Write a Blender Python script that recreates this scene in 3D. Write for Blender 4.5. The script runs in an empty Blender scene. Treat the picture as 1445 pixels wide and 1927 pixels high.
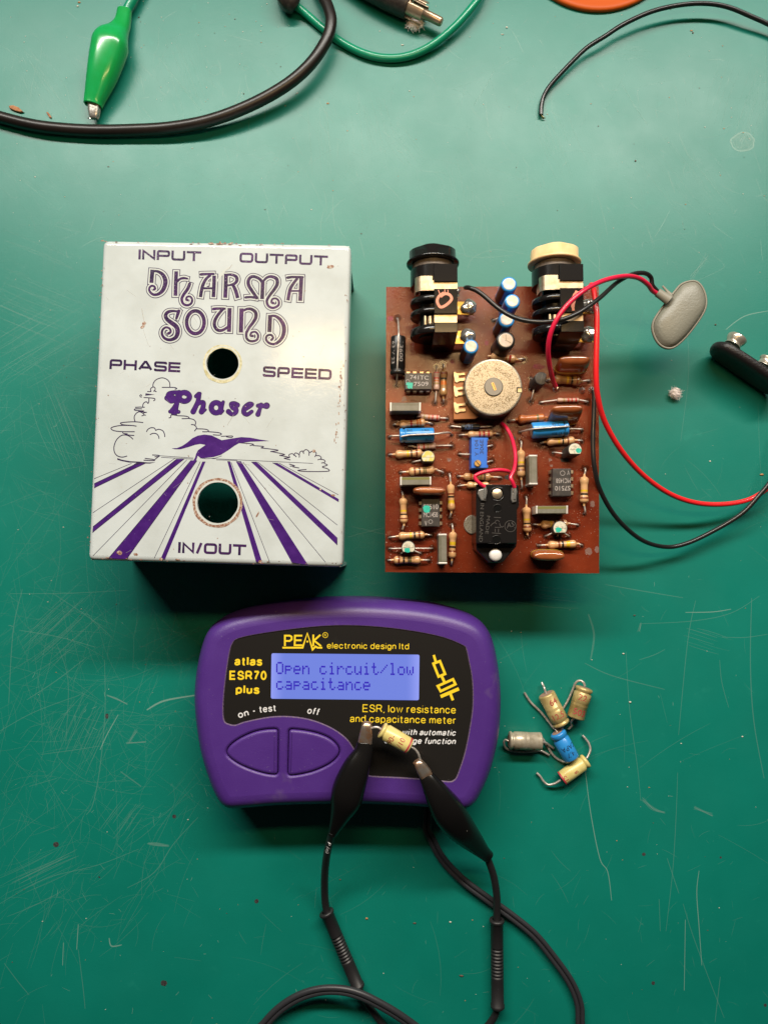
import bpy, math, random
from math import sin, cos, pi, radians, atan2, hypot
from mathutils import Vector, Matrix, noise
from mathutils.geometry import tessellate_polygon

S = bpy.context.scene
COL = S.collection
U = 0.001                                   # all helper coordinates are millimetres
# ------------------------------------------------------------------ camera, world, lamps, exposure
CAM_H, TILT, FPX = 256.5, radians(3.2), 1336.0
cd = bpy.data.cameras.new('camera'); cam = bpy.data.objects.new('camera', cd); COL.objects.link(cam)
cam.location = (0, 0, CAM_H*U); cam.rotation_euler = (TILT, 0, 0)
cd.sensor_fit = 'VERTICAL'; cd.sensor_height = 36.0; cd.lens = 36.0*FPX/1927.0
cd.clip_start = 0.01; cd.clip_end = 20
S.camera = cam
W = bpy.data.worlds.new('World'); S.world = W; W.use_nodes = True
bg = W.node_tree.nodes['Background']; bg.inputs[0].default_value = (0.92, 0.96, 1, 1); bg.inputs[1].default_value = 0.014
def lamp(name, loc, aim, sx, sy, power, color):
    l = bpy.data.lights.new(name, 'AREA'); l.shape = 'RECTANGLE'; l.size = sx*U; l.size_y = sy*U
    l.energy = power; l.color = color
    o = bpy.data.objects.new(name, l); COL.objects.link(o); o.location = Vector(loc)*U
    d = (Vector(aim)-Vector(loc)).normalized(); z = -d; x = Vector((1, 0, 0)); y = z.cross(x).normalized(); x = y.cross(z)
    o.rotation_euler = Matrix((x, y, z)).transposed().to_euler()
    return o
lamp('bench_lamp', (22, 128, 275), (10, 0, 0), 175, 22, 0.27, (1.0, 0.66, 0.30))
lamp('tube_lamp', (0, 440, 450), (0, -660, 330), 900, 70, 11.0, (1.0, 0.958, 0.865))
vs = S.view_settings; vs.view_transform = 'Standard'; vs.look = 'None'; vs.gamma = 1; vs.exposure = 0.0; vs.use_curve_mapping = False
S.display_settings.display_device = 'sRGB'

# ------------------------------------------------------------------ geometry helpers
_R = Matrix.Rotation(TILT, 3, 'X'); _CP = Vector((0, 0, CAM_H)); _VD = _R @ Vector((0, 0, -1))
def at(p, z):
    "photo pixel -> world millimetres on the level z"
    d = _R @ Vector(((p[0]-722.5)/FPX, (963.5-p[1])/FPX, -1.0))
    return _CP + d*((z-CAM_H)/d.z)
def mpp(p, z):
    return (at(p, z)-_CP).dot(_VD)/FPX      # millimetres per photo pixel there
def frame(x0, y0, x1, y1, w=1445):
    s = w/(x1-x0)
    f = lambda c: (x0+c[0]/s, y0+c[1]/s)
    f.s = s
    return f
PX = frame(0, 0, 1445, 1927)
def crom(pts, n=6, closed=False):
    P = [Vector(p) for p in pts]; N = len(P); out = []
    if N < 3: return P
    for i in range(N if closed else N-1):
        if closed: a, b, c, d = P[i-1], P[i], P[(i+1) % N], P[(i+2) % N]
        else: a, b, c, d = P[max(i-1, 0)], P[i], P[i+1], P[min(i+2, N-1)]
        for k in range(n):
            t = k/n
            out.append(0.5*((2*b)+(c-a)*t+(2*a-5*b+4*c-d)*t*t+(3*b-a-3*c+d)*t**3))
    if not closed: out.append(P[-1])
    return out
def offs(poly, d):
    "offset a closed 2-D polygon inwards by d (mitred)"
    n = len(poly); A = sum(poly[i][0]*poly[(i+1) % n][1]-poly[(i+1) % n][0]*poly[i][1] for i in range(n))
    sg = 1 if A > 0 else -1; out = []
    for i in range(n):
        a, b, c = poly[i-1], poly[i], poly[(i+1) % n]
        e1 = Vector((b[0]-a[0], b[1]-a[1])); e2 = Vector((c[0]-b[0], c[1]-b[1]))
        if e1.length < 1e-9: e1 = e2
        if e2.length < 1e-9: e2 = e1
        e1.normalize(); e2.normalize()
        n1 = Vector((-e1.y, e1.x))*sg; n2 = Vector((-e2.y, e2.x))*sg
        m = (n1+n2)/max(0.35, 1+n1.dot(n2))
        out.append((b[0]+m.x*d, b[1]+m.y*d))
    return out
def rrect(quad, r, n=4):
    "round the corners of a polygon"
    out = []; N = len(quad)
    for i in range(N):
        a, b, c = Vector(quad[i-1][:2]), Vector(quad[i][:2]), Vector(quad[(i+1) % N][:2])
        p = b+(a-b).normalized()*r; q = b+(c-b).normalized()*r
        for k in range(n+1):
            t = k/n; out.append(tuple(p*(1-t)**2+b*2*t*(1-t)+q*t*t))
    return out
class MB:
    def __init__(s): s.v = []; s.f = []; s.m = []; s.sm = []; s.k = 0
    def add(s, vs, fs, mi=0, smooth=True):
        b = len(s.v); s.v += [Vector(v) for v in vs]
        for f in fs: s.f.append([b+i for i in f]); s.m.append(mi); s.sm.append(smooth)
    def loft(s, rings, mi=0, smooth=True, cap0=True, cap1=True, capmi=None):
        n = len(rings[0]); vs = [v for r in rings for v in r]; fs = []
        for j in range(len(rings)-1):
            for i in range(n):
                k = (i+1) % n; fs.append((j*n+i, j*n+k, (j+1)*n+k, (j+1)*n+i))
        s.add(vs, fs, mi, smooth)
        cm = mi if capmi is None else capmi
        if cap0: s.add(rings[0], [tuple(reversed(range(n)))], mi, False)
        if cap1: s.add(rings[-1], [tuple(range(n))], cm, False)
    def prism(s, poly, z0, z1, bev=0.0, mi=0, capmi=None, smooth=False, cap0=True):
        poly = [(p[0], p[1]) for p in poly]
        A = sum(poly[i][0]*poly[(i+1) % len(poly)][1]-poly[(i+1) % len(poly)][0]*poly[i][1] for i in range(len(poly)))
        if A < 0: poly = poly[::-1]
        lv = [(z0, 0), (z1-bev, 0)] + ([(z1-bev*.35, bev*.3), (z1, bev)] if bev > 0 else [])
        s.loft([[(x, y, z) for x, y in offs(poly, d)] for z, d in lv], mi, smooth, cap0, True, capmi)
    def box(s, c, sx, sy, sz, bev=0.0, rz=0.0, mi=0):
        co, si = cos(rz), sin(rz)
        q = [(c[0]+x*co-y*si, c[1]+x*si+y*co) for x, y in ((-sx/2, -sy/2), (sx/2, -sy/2), (sx/2, sy/2), (-sx/2, sy/2))]
        s.prism(q, c[2]-sz/2, c[2]+sz/2, bev, mi)
    def lathe(s, p0, ax, prof, n=20, mi=0, mf=None, asp=1.0, cap0=True, cap1=True, capmi=None, up=(0, 0, 1)):
        ax = Vector(ax).normalized(); e1 = Vector(up)-ax*Vector(up).dot(ax)
        if e1.length < 1e-3: e1 = Vector((1, 0, 0))-ax*ax.x
        e1.normalize(); e2 = ax.cross(e1); p0 = Vector(p0)
        R = [[p0+ax*t+(e1*cos(2*pi*i/n)*asp+e2*sin(2*pi*i/n))*r for i in range(n)] for t, r in prof]
        if mf is None: s.loft(R, mi, True, cap0, cap1, capmi)
        else:
            for j in range(len(R)-1): s.loft([R[j], R[j+1]], mf(j), True, cap0 and j == 0, cap1 and j == len(R)-2)
    def tube(s, pts, r, n=10, mi=0, sub=5, asp=1.0, side=0.0):
        rr = r if isinstance(r, (list, tuple)) else [r]*len(pts)
        P = crom([tuple(p)+(q,) for p, q in zip(pts, rr)], sub) if sub > 1 else [Vector(tuple(p)+(q,)) for p, q in zip(pts, rr)]
        C = [Vector(p[:3]) for p in P]; T = []
        for i in range(len(C)):
            t = C[min(i+1, len(C)-1)]-C[max(i-1, 0)]; T.append(t.normalized() if t.length > 1e-9 else Vector((1, 0, 0)))
        e1 = Vector((0, 0, 1))-T[0]*T[0].z
        if e1.length < .15: e1 = Vector((1, 0, 0))-T[0]*T[0].x
        e1.normalize(); R = []
        for i, c in enumerate(C):
            e1 = e1-T[i]*e1.dot(T[i])
            e1.normalize(); e2 = T[i].cross(e1)
            c2 = c+e2*side
            R.append([c2+(e1*cos(2*pi*k/n)*asp+e2*sin(2*pi*k/n))*P[i][3] for k in range(n)])
        s.loft(R, mi)
    def disc(s, c, r, n=16, mi=0, ry=None):
        ry = r if ry is None else ry
        s.add([(c[0]+r*cos(2*pi*i/n), c[1]+ry*sin(2*pi*i/n), c[2]) for i in range(n)], [tuple(range(n))], mi, False)
    def poly(s, outer, z, holes=(), mi=0):
        L = [[Vector((p[0], p[1], 0)) for p in outer]]+[[Vector((p[0], p[1], 0)) for p in h] for h in holes]
        flat = [v for l in L for v in l]; tri = tessellate_polygon(L); fs = []
        for t in tri:
            a, b, c = (flat[i] for i in t)
            fs.append(tuple(t) if (b-a).cross(c-a).z > 0 else tuple(reversed(t)))
        s.add([(v.x, v.y, z) for v in flat], fs, mi, False)
    def ribbon(s, P, w, z, mi=0, closed=False, ext=0.0):
        "flat stroke on the level z; P and w in millimetres"
        P = [Vector(p[:2]) for p in P]; n = len(P); w = w if isinstance(w, (list, tuple)) else [w]*n
        if len(w) != n: w = [w[min(int(i*len(w)/n), len(w)-1)] for i in range(n)]
        if ext and not closed:
            P = P[:]; P[0] = P[0]+(P[0]-P[1]).normalized()*ext; P[-1] = P[-1]+(P[-1]-P[-2]).normalized()*ext
        vs = []; s.k += 1; zz = z+(s.k % 60)*1e-4
        for i in range(n):
            if closed: a, c = P[i-1], P[(i+1) % n]
            else: a, c = P[max(i-1, 0)], P[min(i+1, n-1)]
            b = P[i]; e1 = (b-a) if (b-a).length > 1e-9 else (c-b); e2 = (c-b) if (c-b).length > 1e-9 else (b-a)
            e1 = e1.normalized(); e2 = e2.normalized()
            n1 = Vector((-e1.y, e1.x)); n2 = Vector((-e2.y, e2.x)); m = (n1+n2)/max(.5, 1+n1.dot(n2))
            vs += [(b.x+m.x*w[i]/2, b.y+m.y*w[i]/2, zz+i*3e-5), (b.x-m.x*w[i]/2, b.y-m.y*w[i]/2, zz+i*3e-5)]
        fs = [(2*i+1, 2*(i+1)+1, 2*(i+1), 2*i) for i in range(n-1)]
        if closed: fs.append((2*n-1, 1, 0, 2*n-2))
        s.add(vs, fs, mi, False)
    def icos(s, c, r, amp=0.0, fr=1.0, mi=0, n=14, sq=(1, 1, 1), seed=0):
        vs = []; fs = []
        for j in range(n+1):
            th = pi*j/n
            for i in range(2*n):
                ph = pi*i/n; d = Vector((sin(th)*cos(ph), sin(th)*sin(ph), cos(th)))
                k = r*(1+amp*noise.noise(d*fr+Vector((seed*3.1, seed*1.7, seed))))
                vs.append((c[0]+d.x*k*sq[0], c[1]+d.y*k*sq[1], c[2]+d.z*k*sq[2]))
        for j in range(n):
            for i in range(2*n):
                k = (i+1) % (2*n); fs.append((j*2*n+i, (j+1)*2*n+i, (j+1)*2*n+k, j*2*n+k))
        s.add(vs, fs, mi)
    def build(s, name, mats, parent=None, origin=None):
        root = parent
        if root is None: o0 = Vector(origin if origin else (0, 0, 0))
        else:
            while root.parent: root = root.parent
            o0 = root.location/U
        me = bpy.data.meshes.new(name); me.from_pydata([((v-o0)*U)[:] for v in s.v], [], s.f)
        for m in (mats if isinstance(mats, (list, tuple)) else [mats]): me.materials.append(m)
        for p, mi, sm in zip(me.polygons, s.m, s.sm): p.material_index = mi; p.use_smooth = sm
        me.update()
        o = bpy.data.objects.new(name, me); COL.objects.link(o)
        if parent is None: o.location = o0*U
        else: o.parent = parent
        return o
def tag(o, label, cat, group=None):
    o['label'] = label; o['category'] = cat
    if group: o['group'] = group
    return o
def thing(name, label, cat, loc, group=None):
    o = bpy.data.objects.new(name, None); o.empty_display_size = .005; COL.objects.link(o)
    o.location = Vector(loc)*U; tag(o, label, cat, group)
    return o
# text from the built-in font
_tc = {}
def glyphs(t, bold=0.0):
    if (t, bold) in _tc: return _tc[(t, bold)]
    c = bpy.data.curves.new('t', 'FONT'); c.body = t; c.size = 1; c.offset = bold; c.resolution_u = 3; c.fill_mode = 'FRONT'
    o = bpy.data.objects.new('t', c); COL.objects.link(o)
    dg = bpy.context.evaluated_depsgraph_get(); dg.update()
    me = bpy.data.meshes.new_from_object(o.evaluated_get(dg))
    r = ([(v.co.x, v.co.y) for v in me.vertices], [tuple(p.vertices) for p in me.polygons])
    bpy.data.objects.remove(o); bpy.data.curves.remove(c); bpy.data.meshes.remove(me)
    _tc[(t, bold)] = r
    return r
_ev = glyphs('E')[0]; CAPH = max(v[1] for v in _ev)
def txt(mb, t, F, bl, br, cap, z, mi=0, bold=0.0, shear=0.0):
    vs, fs = glyphs(t, bold)
    a, b = at(F(bl), z), at(F(br), z); u = b-a; L = u.length; u.normalize(); v = Vector((-u.y, u.x, 0))
    h = cap/F.s*mpp(F(bl), z)
    x0 = min(p[0] for p in vs); x1 = max(p[0] for p in vs); sx = L/(x1-x0); sy = h/CAPH
    mb.add([a+u*((x-x0)*sx+y*sy*shear)+v*(y*sy) for x, y in vs], fs, mi, False)
def wraptxt(mb, t, p0, ax, t0, height, r, ang, mi=0, width=None, rev=1):
    "text around a cylinder: runs along the axis"
    vs, fs = glyphs(t); ax = Vector(ax).normalized(); e1 = (Vector((0, 0, 1))-ax*ax.z).normalized(); e2 = ax.cross(e1)
    x0 = min(p[0] for p in vs); x1 = max(p[0] for p in vs); k = height/CAPH; kx = k if width is None else width/(x1-x0)
    out = []
    for x, y in vs:
        a = ang-rev*(y*k-height/2)/r
        out.append(Vector(p0)+ax*(t0+rev*(x-x0)*kx)+(e1*cos(a)+e2*sin(a))*(r+.03))
    mb.add(out, fs, mi, False)
def hoop(mb, t, p0, ax, t0, height, r, ang, mi=0, rev=1):
    "text around a cylinder: letters stand along the axis, the line runs round it"
    vs, fs = glyphs(t); ax = Vector(ax).normalized(); e1 = (Vector((0, 0, 1))-ax*ax.z).normalized(); e2 = ax.cross(e1)
    x0 = min(p[0] for p in vs); x1 = max(p[0] for p in vs); k = height/CAPH
    mb.add([Vector(p0)+ax*(t0+rev*y*k)+(e1*cos(ang+rev*(x-(x0+x1)/2)*k/r)+e2*sin(ang+rev*(x-(x0+x1)/2)*k/r))*(r+.03) for x, y in vs], fs, mi, False)

# a plain grotesque drawn as strokes (heights: descender -.21, x-height .72, capital 1)
_el = lambda w, h: ([(w/2+w/2*cos(2*pi*i/20), h/2+h/2*sin(2*pi*i/20)) for i in range(20)]+[(w, h/2), (w/2+w/2*cos(pi/10), h/2+h/2*sin(pi/10))])
_bowl = [(0, .5), (.08, .66), (.22, .72), (.36, .66), (.43, .5), (.44, .36), (.43, .2), (.36, .06), (.22, 0), (.08, .06), (0, .2)]
_arch = [(0, .46), (.09, .66), (.22, .72), (.34, .66), (.39, .5), (.39, .25), (.39, 0)]
SK = {'a': (.42, [[(.03, .52), (.08, .66), (.22, .72), (.36, .68), (.41, .55), (.41, .3), (.41, 0)], [(.41, .42), (.25, .38), (.08, .33), (0, .18), (.06, .04), (.18, 0), (.33, .06), (.41, .2)]]),
 't': (.27, [[(.12, .92), (.12, .6), (.12, .3), (.12, .12), (.17, .01), (.27, .01)], [(0, .72), (.27, .72)]]), 'l': (0, [[(0, 0), (0, 1)]]),
 's': (.4, [[(.39, .54), (.34, .67), (.2, .72), (.06, .66), (.03, .53), (.10, .43), (.3, .34), (.39, .25), (.39, .13), (.31, .02), (.18, 0), (.05, .05), (0, .19)]]),
 'E': (.54, [[(.52, 1), (0, 1), (0, 0), (.54, 0)], [(0, .52), (.48, .52)]]), 'S': (.56, [[(.53, .72), (.46, .93), (.28, 1), (.1, .94), (.04, .77), (.1, .62), (.28, .54), (.46, .46), (.56, .3), (.52, .1), (.32, 0), (.1, .06), (0, .28)]]),
 'R': (.58, [[(0, 0), (0, 1)], [(0, 1), (.32, 1)], [(.3, 1), (.42, .98), (.52, .88), (.54, .76), (.5, .6), (.4, .52), (.3, .5)], [(0, .5), (.32, .5)], [(.32, .5), (.42, .40), (.58, 0)]]),
 '7': (.46, [[(0, 1), (.46, 1)], [(.46, 1), (.33, .75), (.22, .45), (.16, .2), (.14, 0)]]), '0': (.46, [_el(.46, 1)]), 'o': (.46, [_el(.46, .72)]),
 'p': (.44, [[(0, -.21), (0, .72)], _bowl]), 'd': (.44, [[(.44, 0), (.44, 1)], [(.44-x, y) for x, y in _bowl]]), 'g': (.42, [[(.42, .72), (.42, .4), (.42, .1), (.41, -.06), (.35, -.17), (.22, -.21), (.08, -.17), (.02, -.08)], [(.42-x*.95, y) for x, y in _bowl]]),
 'u': (.39, [[(.39-x, .72-y) for x, y in _arch], [(.39, .72), (.39, 0)]]), 'n': (.39, [[(0, 0), (0, .72)], _arch]), 'h': (.39, [[(0, 0), (0, 1)], _arch]),
 'm': (.62, [[(0, 0), (0, .72)], [(x*.8, y) for x, y in _arch], [(.31+x*.8, y) for x, y in _arch]]),
 'e': (.45, [[(.01, .37), (.45, .37)], [(.45, .37), (.43, .55), (.36, .67), (.23, .72), (.09, .66), (.01, .5), (0, .34), (.03, .17), (.1, .05), (.24, 0), (.37, .05), (.44, .18)]]),
 'c': (.42, [[(.41, .5), (.35, .67), (.22, .72), (.08, .66), (0, .46), (0, .26), (.08, .06), (.22, 0), (.36, .06), (.42, .22)]]), 'r': (.24, [[(0, 0), (0, .72)], [(0, .45), (.03, .58), (.08, .67), (.15, .71), (.24, .69)]]),
 'i': (0, [[(0, 0), (0, .72)], [(0, .96), (0, 1)]]), ',': (.03, [[(.03, .02), (.03, -.02), (0, -.14)]]), 'w': (.66, [[(0, .72), (.165, 0), (.33, .70), (.495, 0), (.66, .72)]]), '-': (.22, [[(0, .33), (.22, .33)]]),
 'f': (.26, [[(.27, .98), (.2, 1), (.13, .96), (.11, .86), (.11, .4), (.11, 0)], [(0, .72), (.25, .72)]])}
def sans(mb, t, F, bl, br, cap, z, mi=0, w=.12, shear=0.0):
    lev = [(-.21, -.21+w/2), (0, w/2), (.72, .72-w/2), (1, 1-w/2)]
    def Y(y):
        for (a, x), (b_, q) in zip(lev, lev[1:]):
            if y <= b_: return x+(q-x)*(y-a)/(b_-a)
        return lev[-1][1]
    x = 0; runs = []
    for ch in t:
        if ch == ' ': x += .30; continue
        wd_, st = SK[ch]
        for s_ in st:
            pts = [Vector((p[0], p[1], 0)) for p in s_]
            if len(pts) >= 5 and ch not in 'Ew': pts = crom(pts, 3)
            runs.append([(x+w/2+p.x, Y(p.y)) for p in pts])
        x += wd_+w+.115
    tot = x-.115
    a, b_ = at(F(bl), z), at(F(br), z); u = b_-a; L = u.length; u.normalize(); v = Vector((-u.y, u.x, 0)); h = cap/F.s*mpp(F(bl), z); kx = L/tot
    for r in runs: mb.ribbon([a+u*(px*kx+py*h*shear)+v*(py*h) for px, py in r], w*(h+kx)/2, z, mi, False, w*h*.5 if len(r) == 2 and r[0][1] == r[1][1] and False else 0)
# ------------------------------------------------------------------ materials
def lin(h):
    if not isinstance(h, str): return tuple(h)
    c = [int(h[i:i+2], 16)/255 for i in (1, 3, 5)]
    return tuple(x/12.92 if x <= .04045 else ((x+.055)/1.055)**2.4 for x in c)
def mat(name, col, rough=.5, metal=0.0, var=None, vscale=200, vamt=(.4, .65), bump=0.0, bscale=800, spec=.5, coat=0.0, emit=None, alpha=1.0, rvar=0.0, trans=0.0, bdist=.00008, bump2=None, specks=None):
    m = bpy.data.materials.new(name); m.use_nodes = True; nt = m.node_tree; N = nt.nodes; L = nt.links
    b = N['Principled BSDF']; b.inputs['Base Color'].default_value = lin(col)+(1,)
    b.inputs['Roughness'].default_value = rough; b.inputs['Metallic'].default_value = metal
    b.inputs['Specular IOR Level'].default_value = spec; b.inputs['Coat Weight'].default_value = coat; b.inputs['Coat Roughness'].default_value = .08
    if trans: b.inputs['Subsurface Weight'].default_value = trans; b.inputs['Subsurface Radius'].default_value = (.002, .002, .002); b.inputs['Subsurface Scale'].default_value = .5
    tc = N.new('ShaderNodeTexCoord')
    def nz(scale, detail=4, ro=.6, vec=None):
        n = N.new('ShaderNodeTexNoise'); n.inputs['Scale'].default_value = scale; n.inputs['Detail'].default_value = detail; n.inputs['Roughness'].default_value = ro
        L.new(vec or tc.outputs['Object'], n.inputs['Vector']); return n
    def ramp(src, lo, hi):
        r = N.new('ShaderNodeMapRange'); r.inputs['From Min'].default_value = lo; r.inputs['From Max'].default_value = hi; L.new(src, r.inputs['Value']); return r.outputs[0]
    col_out = None
    def mix(fac, a, bcol):
        x = N.new('ShaderNodeMix'); x.data_type = 'RGBA'; L.new(fac, x.inputs['Factor'])
        if a is None: x.inputs['A'].default_value = lin(col)+(1,)
        else: L.new(a, x.inputs['A'])
        x.inputs['B'].default_value = lin(bcol)+(1,); return x.outputs['Result']
    if var is not None:
        n = nz(vscale); col_out = mix(ramp(n.outputs['Fac'], *vamt), col_out, var)
    if specks:
        for (sc, lo, hi, c2) in specks:
            n = nz(sc, 3, .7); col_out = mix(ramp(n.outputs['Fac'], lo, hi), col_out, c2)
    if col_out is not None: L.new(col_out, b.inputs['Base Color'])
    if rvar:
        n = nz(vscale*1.7); r = N.new('ShaderNodeMapRange'); r.inputs['From Min'].default_value = .3; r.inputs['From Max'].default_value = .7
        r.inputs['To Min'].default_value = max(.02, rough-rvar); r.inputs['To Max'].default_value = rough+rvar; L.new(n.outputs['Fac'], r.inputs['Value']); L.new(r.outputs[0], b.inputs['Roughness'])
    last = None
    for (st, sc) in ([(bump, bscale)] if bump else [])+(bump2 or []):
        n = nz(sc, 3); bp = N.new('ShaderNodeBump'); bp.inputs['Strength'].default_value = st; bp.inputs['Distance'].default_value = bdist
        L.new(n.outputs['Fac'], bp.inputs['Height'])
        if last: L.new(last, bp.inputs['Normal'])
        last = bp.outputs['Normal']
    if last: L.new(last, b.inputs['Normal'])
    if emit: b.inputs['Emission Color'].default_value = lin(emit[0])+(1,); b.inputs['Emission Strength'].default_value = emit[1]
    if alpha < 1: b.inputs['Alpha'].default_value = alpha
    return m
M = {}
M['bench'] = mat('bench_green', (.0006, .160, .120), .41, var=(.002, .182, .138), vscale=22, vamt=(.40, .75), bump=.16, bscale=420, bump2=[(.22, 1500)], rvar=.03, spec=.56, specks=[(900, .70, .76, (.05, .25, .19)), (75, .66, .86, (.008, .21, .158))])
M['scr_faint'] = mat('scratch_faint', (.30, .48, .42), .5, alpha=.16)
M['scr_mid'] = mat('scratch_mid', (.27, .50, .42), .5, alpha=.17)
M['scr_pale'] = mat('scratch_pale', (.42, .60, .52), .5, alpha=.34)
M['pit'] = mat('burn_pit', (.018, .014, .014), .7, var=(.055, .05, .05), vscale=1500)
M['paint'] = mat('white_enamel', (.495, .54, .552), .12, var=(.44, .478, .48), vscale=60, bump=.24, bscale=1500, bump2=[(.25, 420)], spec=.5, specks=[(700, .735, .765, (.30, .20, .15)), (240, .74, .77, (.45, .38, .32))])
M['paint_clean'] = mat('white_enamel_gap', (.50, .53, .515), .14, bump=.24, bscale=1300)
M['inside'] = mat('bare_steel_inside', (.12, .12, .11), .5, .6)
M['purple_ink'] = mat('purple_ink', (.042, .0085, .122), .26, var=(.058, .014, .155), vscale=300, bump=.15, bscale=1500, specks=[(1600, .70, .74, (.45, .38, .48))])
M['dark_ink'] = mat('dark_purple_ink', (.024, .012, .048), .2, var=(.060, .020, .095), vscale=140, bump=.9, bscale=2600, bdist=.00006, specks=[(2100, .64, .70, (.34, .22, .33))])
M['line_ink'] = mat('outline_ink', (.022, .011, .052), .35, specks=[(2200, .72, .77, (.5, .45, .5))])
M['rust'] = mat('rust_wear', (.20, .085, .05), .7, var=(.42, .34, .28), vscale=1400, vamt=(.45, .6))
M['brass_wear'] = mat('hole_wear', (.55, .52, .36), .5, var=(.36, .33, .16), vscale=900)
M['chip'] = mat('paint_chip', (.10, .06, .05), .6, var=(.32, .16, .10), vscale=1800)
M['pcb'] = mat('circuit_board_brown', (.178, .027, .0085), .21, var=(.112, .016, .006), vscale=45, bump=.45, bscale=700, bump2=[(.6, 3200)], bdist=.00010, rvar=.08, spec=.55, specks=[(1700, .66, .72, (.32, .15, .09)), (120, .66, .75, (.17, .055, .03))])
M['hole'] = mat('solder_hole_dark', (.012, .008, .007), .5)
M['smudge_pink'] = mat('pink_mark', (.50, .05, .14), .5, alpha=.45, var=(.2, .04, .04), vscale=1500)
M['flux'] = mat('flux_blob', (.30, .20, .17), .25, alpha=.5)
M['copper_edge'] = mat('board_edge', (.16, .06, .035), .6)
M['tan'] = mat('resistor_tan', (.60, .345, .165), .28, var=(.54, .29, .13), vscale=250, coat=.4)
M['pink'] = mat('resistor_pink', (.50, .33, .26), .35, var=(.42, .25, .18), vscale=300)
M['ochre'] = mat('resistor_ochre', (.30, .155, .055), .3, coat=.4)
M['orange_body'] = mat('resistor_orange', (.42, .115, .025), .28, coat=.4, var=(.36, .12, .04), vscale=300)
BAND = dict(y=(.62, .40, .02), k=(.012, .010, .009), n=(.17, .035, .012), r=(.42, .018, .012), o=(.50, .12, .015), g=(.30, .20, .06), v=(.13, .10, .03), w=(.6, .55, .48), d=(.10, .06, .04))
for k, c in BAND.items(): M['band_'+k] = mat('band_'+k, c, .3, coat=.3)
M['lead'] = mat('tinned_wire', (.58, .53, .49), .32, .5, var=(.38, .33, .28), vscale=900)
M['silver'] = mat('silver_metal', (.56, .53, .49), .3, .7, var=(.42, .38, .33), vscale=900, rvar=.1)
M['solder'] = mat('solder_blob', (.60, .58, .55), .18, .8, bump=.5, bscale=900)
M['gold'] = mat('gold_plate', (.58, .38, .10), .3, .75, bump=.4, bscale=1200)
M['ivory_metal'] = mat('ivory_nickel', (.64, .53, .38), .34, .85, bump=.1, bscale=900, var=(.50, .38, .25), vscale=500)
M['blue'] = mat('blue_sleeve', (.022, .22, .56), .3, var=(.03, .25, .62), vscale=200, coat=.3)
M['blue_dark'] = mat('dark_blue_sleeve', (.015, .055, .24), .3, coat=.3)
M['black'] = mat('black_plastic', (.012, .011, .011), .32, bump=.06, bscale=1200)
M['black_gloss'] = mat('black_gloss', (.010, .009, .009), .16, specks=[(900, .72, .76, (.12, .11, .10))])
M['black_mat'] = mat('black_rubber', (.014, .013, .014), .45, specks=[(1200, .735, .765, (.16, .15, .15))], bump=.05, bscale=900)
M['black_worn'] = mat('worn_black', (.024, .019, .017), .38, bump=.15, bscale=1500, var=(.06, .045, .036), vscale=700, vamt=(.5, .75))
M['thread'] = mat('grey_brown_thread', (.10, .078, .062), .55, var=(.16, .125, .10), vscale=900)
M['cream'] = mat('cream_plastic', (.76, .57, .33), .36, trans=.25, var=(.72, .48, .22), vscale=120, bump=.04, bscale=700)
M['ic'] = mat('epoxy_black', (.030, .027, .026), .42, var=(.055, .045, .04), vscale=600)
M['ink_grey'] = mat('grey_print', (.36, .32, .30), .6, specks=[(2500, .58, .68, (.05, .045, .04))])
M['ink_white'] = mat('white_print', (.72, .71, .72), .5)
M['ink_yellow'] = mat('yellow_print', (.80, .57, .02), .45)
M['ink_black'] = mat('black_print', (.01, .012, .03), .45)
M['ink_red'] = mat('red_print', (.38, .03, .045), .5)
M['ink_salmon'] = mat('salmon_paint', (.66, .24, .15), .5, var=(.58, .19, .11), vscale=600)
M['teal'] = mat('teal_paint', (.015, .37, .27), .4, var=(.03, .46, .35), vscale=900)
M['cream_top'] = mat('cream_paint', (.62, .58, .46), .4, var=(.40, .37, .28), vscale=900, vamt=(.5, .6))
M['yellow_top'] = mat('yellow_paint', (.60, .50, .12), .4, var=(.62, .58, .42), vscale=700, vamt=(.45, .55))
M['brown_dip'] = mat('brown_dipped', (.30, .088, .028), .12, coat=.7, var=(.24, .066, .02), vscale=150)
M['yellow_line'] = mat('mustard', (.55, .33, .03), .35)
M['film_grey'] = mat('film_grey', (.16, .145, .115), .38, var=(.11, .105, .07), vscale=300)
M['film_olive'] = mat('film_olive', (.16, .15, .04), .4)
M['film_end'] = mat('sprayed_zinc', (.62, .59, .55), .5, .5, bump=.5, bscale=2500)
M['pot_tin'] = mat('speckled_tin', (.40, .365, .30), .34, .5, specks=[(3000, .53, .60, (.14, .095, .05))], bump=.2, bscale=1200)
M['pot_side'] = mat('tarnished_rim', (.10, .085, .06), .35, .8)
M['phenolic'] = mat('orange_phenolic', (.38, .13, .035), .45)
M['hub_grey'] = mat('grey_hub', (.22, .20, .17), .45, .3)
M['trim_blue'] = mat('trimmer_blue', (.018, .13, .55), .38, var=(.022, .15, .60), vscale=300)
M['brass'] = mat('brass_screw', (.62, .40, .16), .35, .9)
M['wire_red'] = mat('crimson_wire', (.62, .012, .055), .32, coat=.2)
M['wire_scarlet'] = mat('scarlet_wire', (.72, .016, .020), .34, coat=.2)
M['wire_black'] = mat('black_wire', (.014, .013, .013), .3)
M['purple'] = mat('purple_case', (.062, .020, .178), .40, var=(.070, .025, .195), vscale=60, bump=.6, bscale=2600, specks=[(500, .70, .76, (.15, .10, .20)), (70, .64, .85, (.125, .08, .19)), (1700, .69, .73, (.20, .16, .24))], spec=.45)
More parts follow.
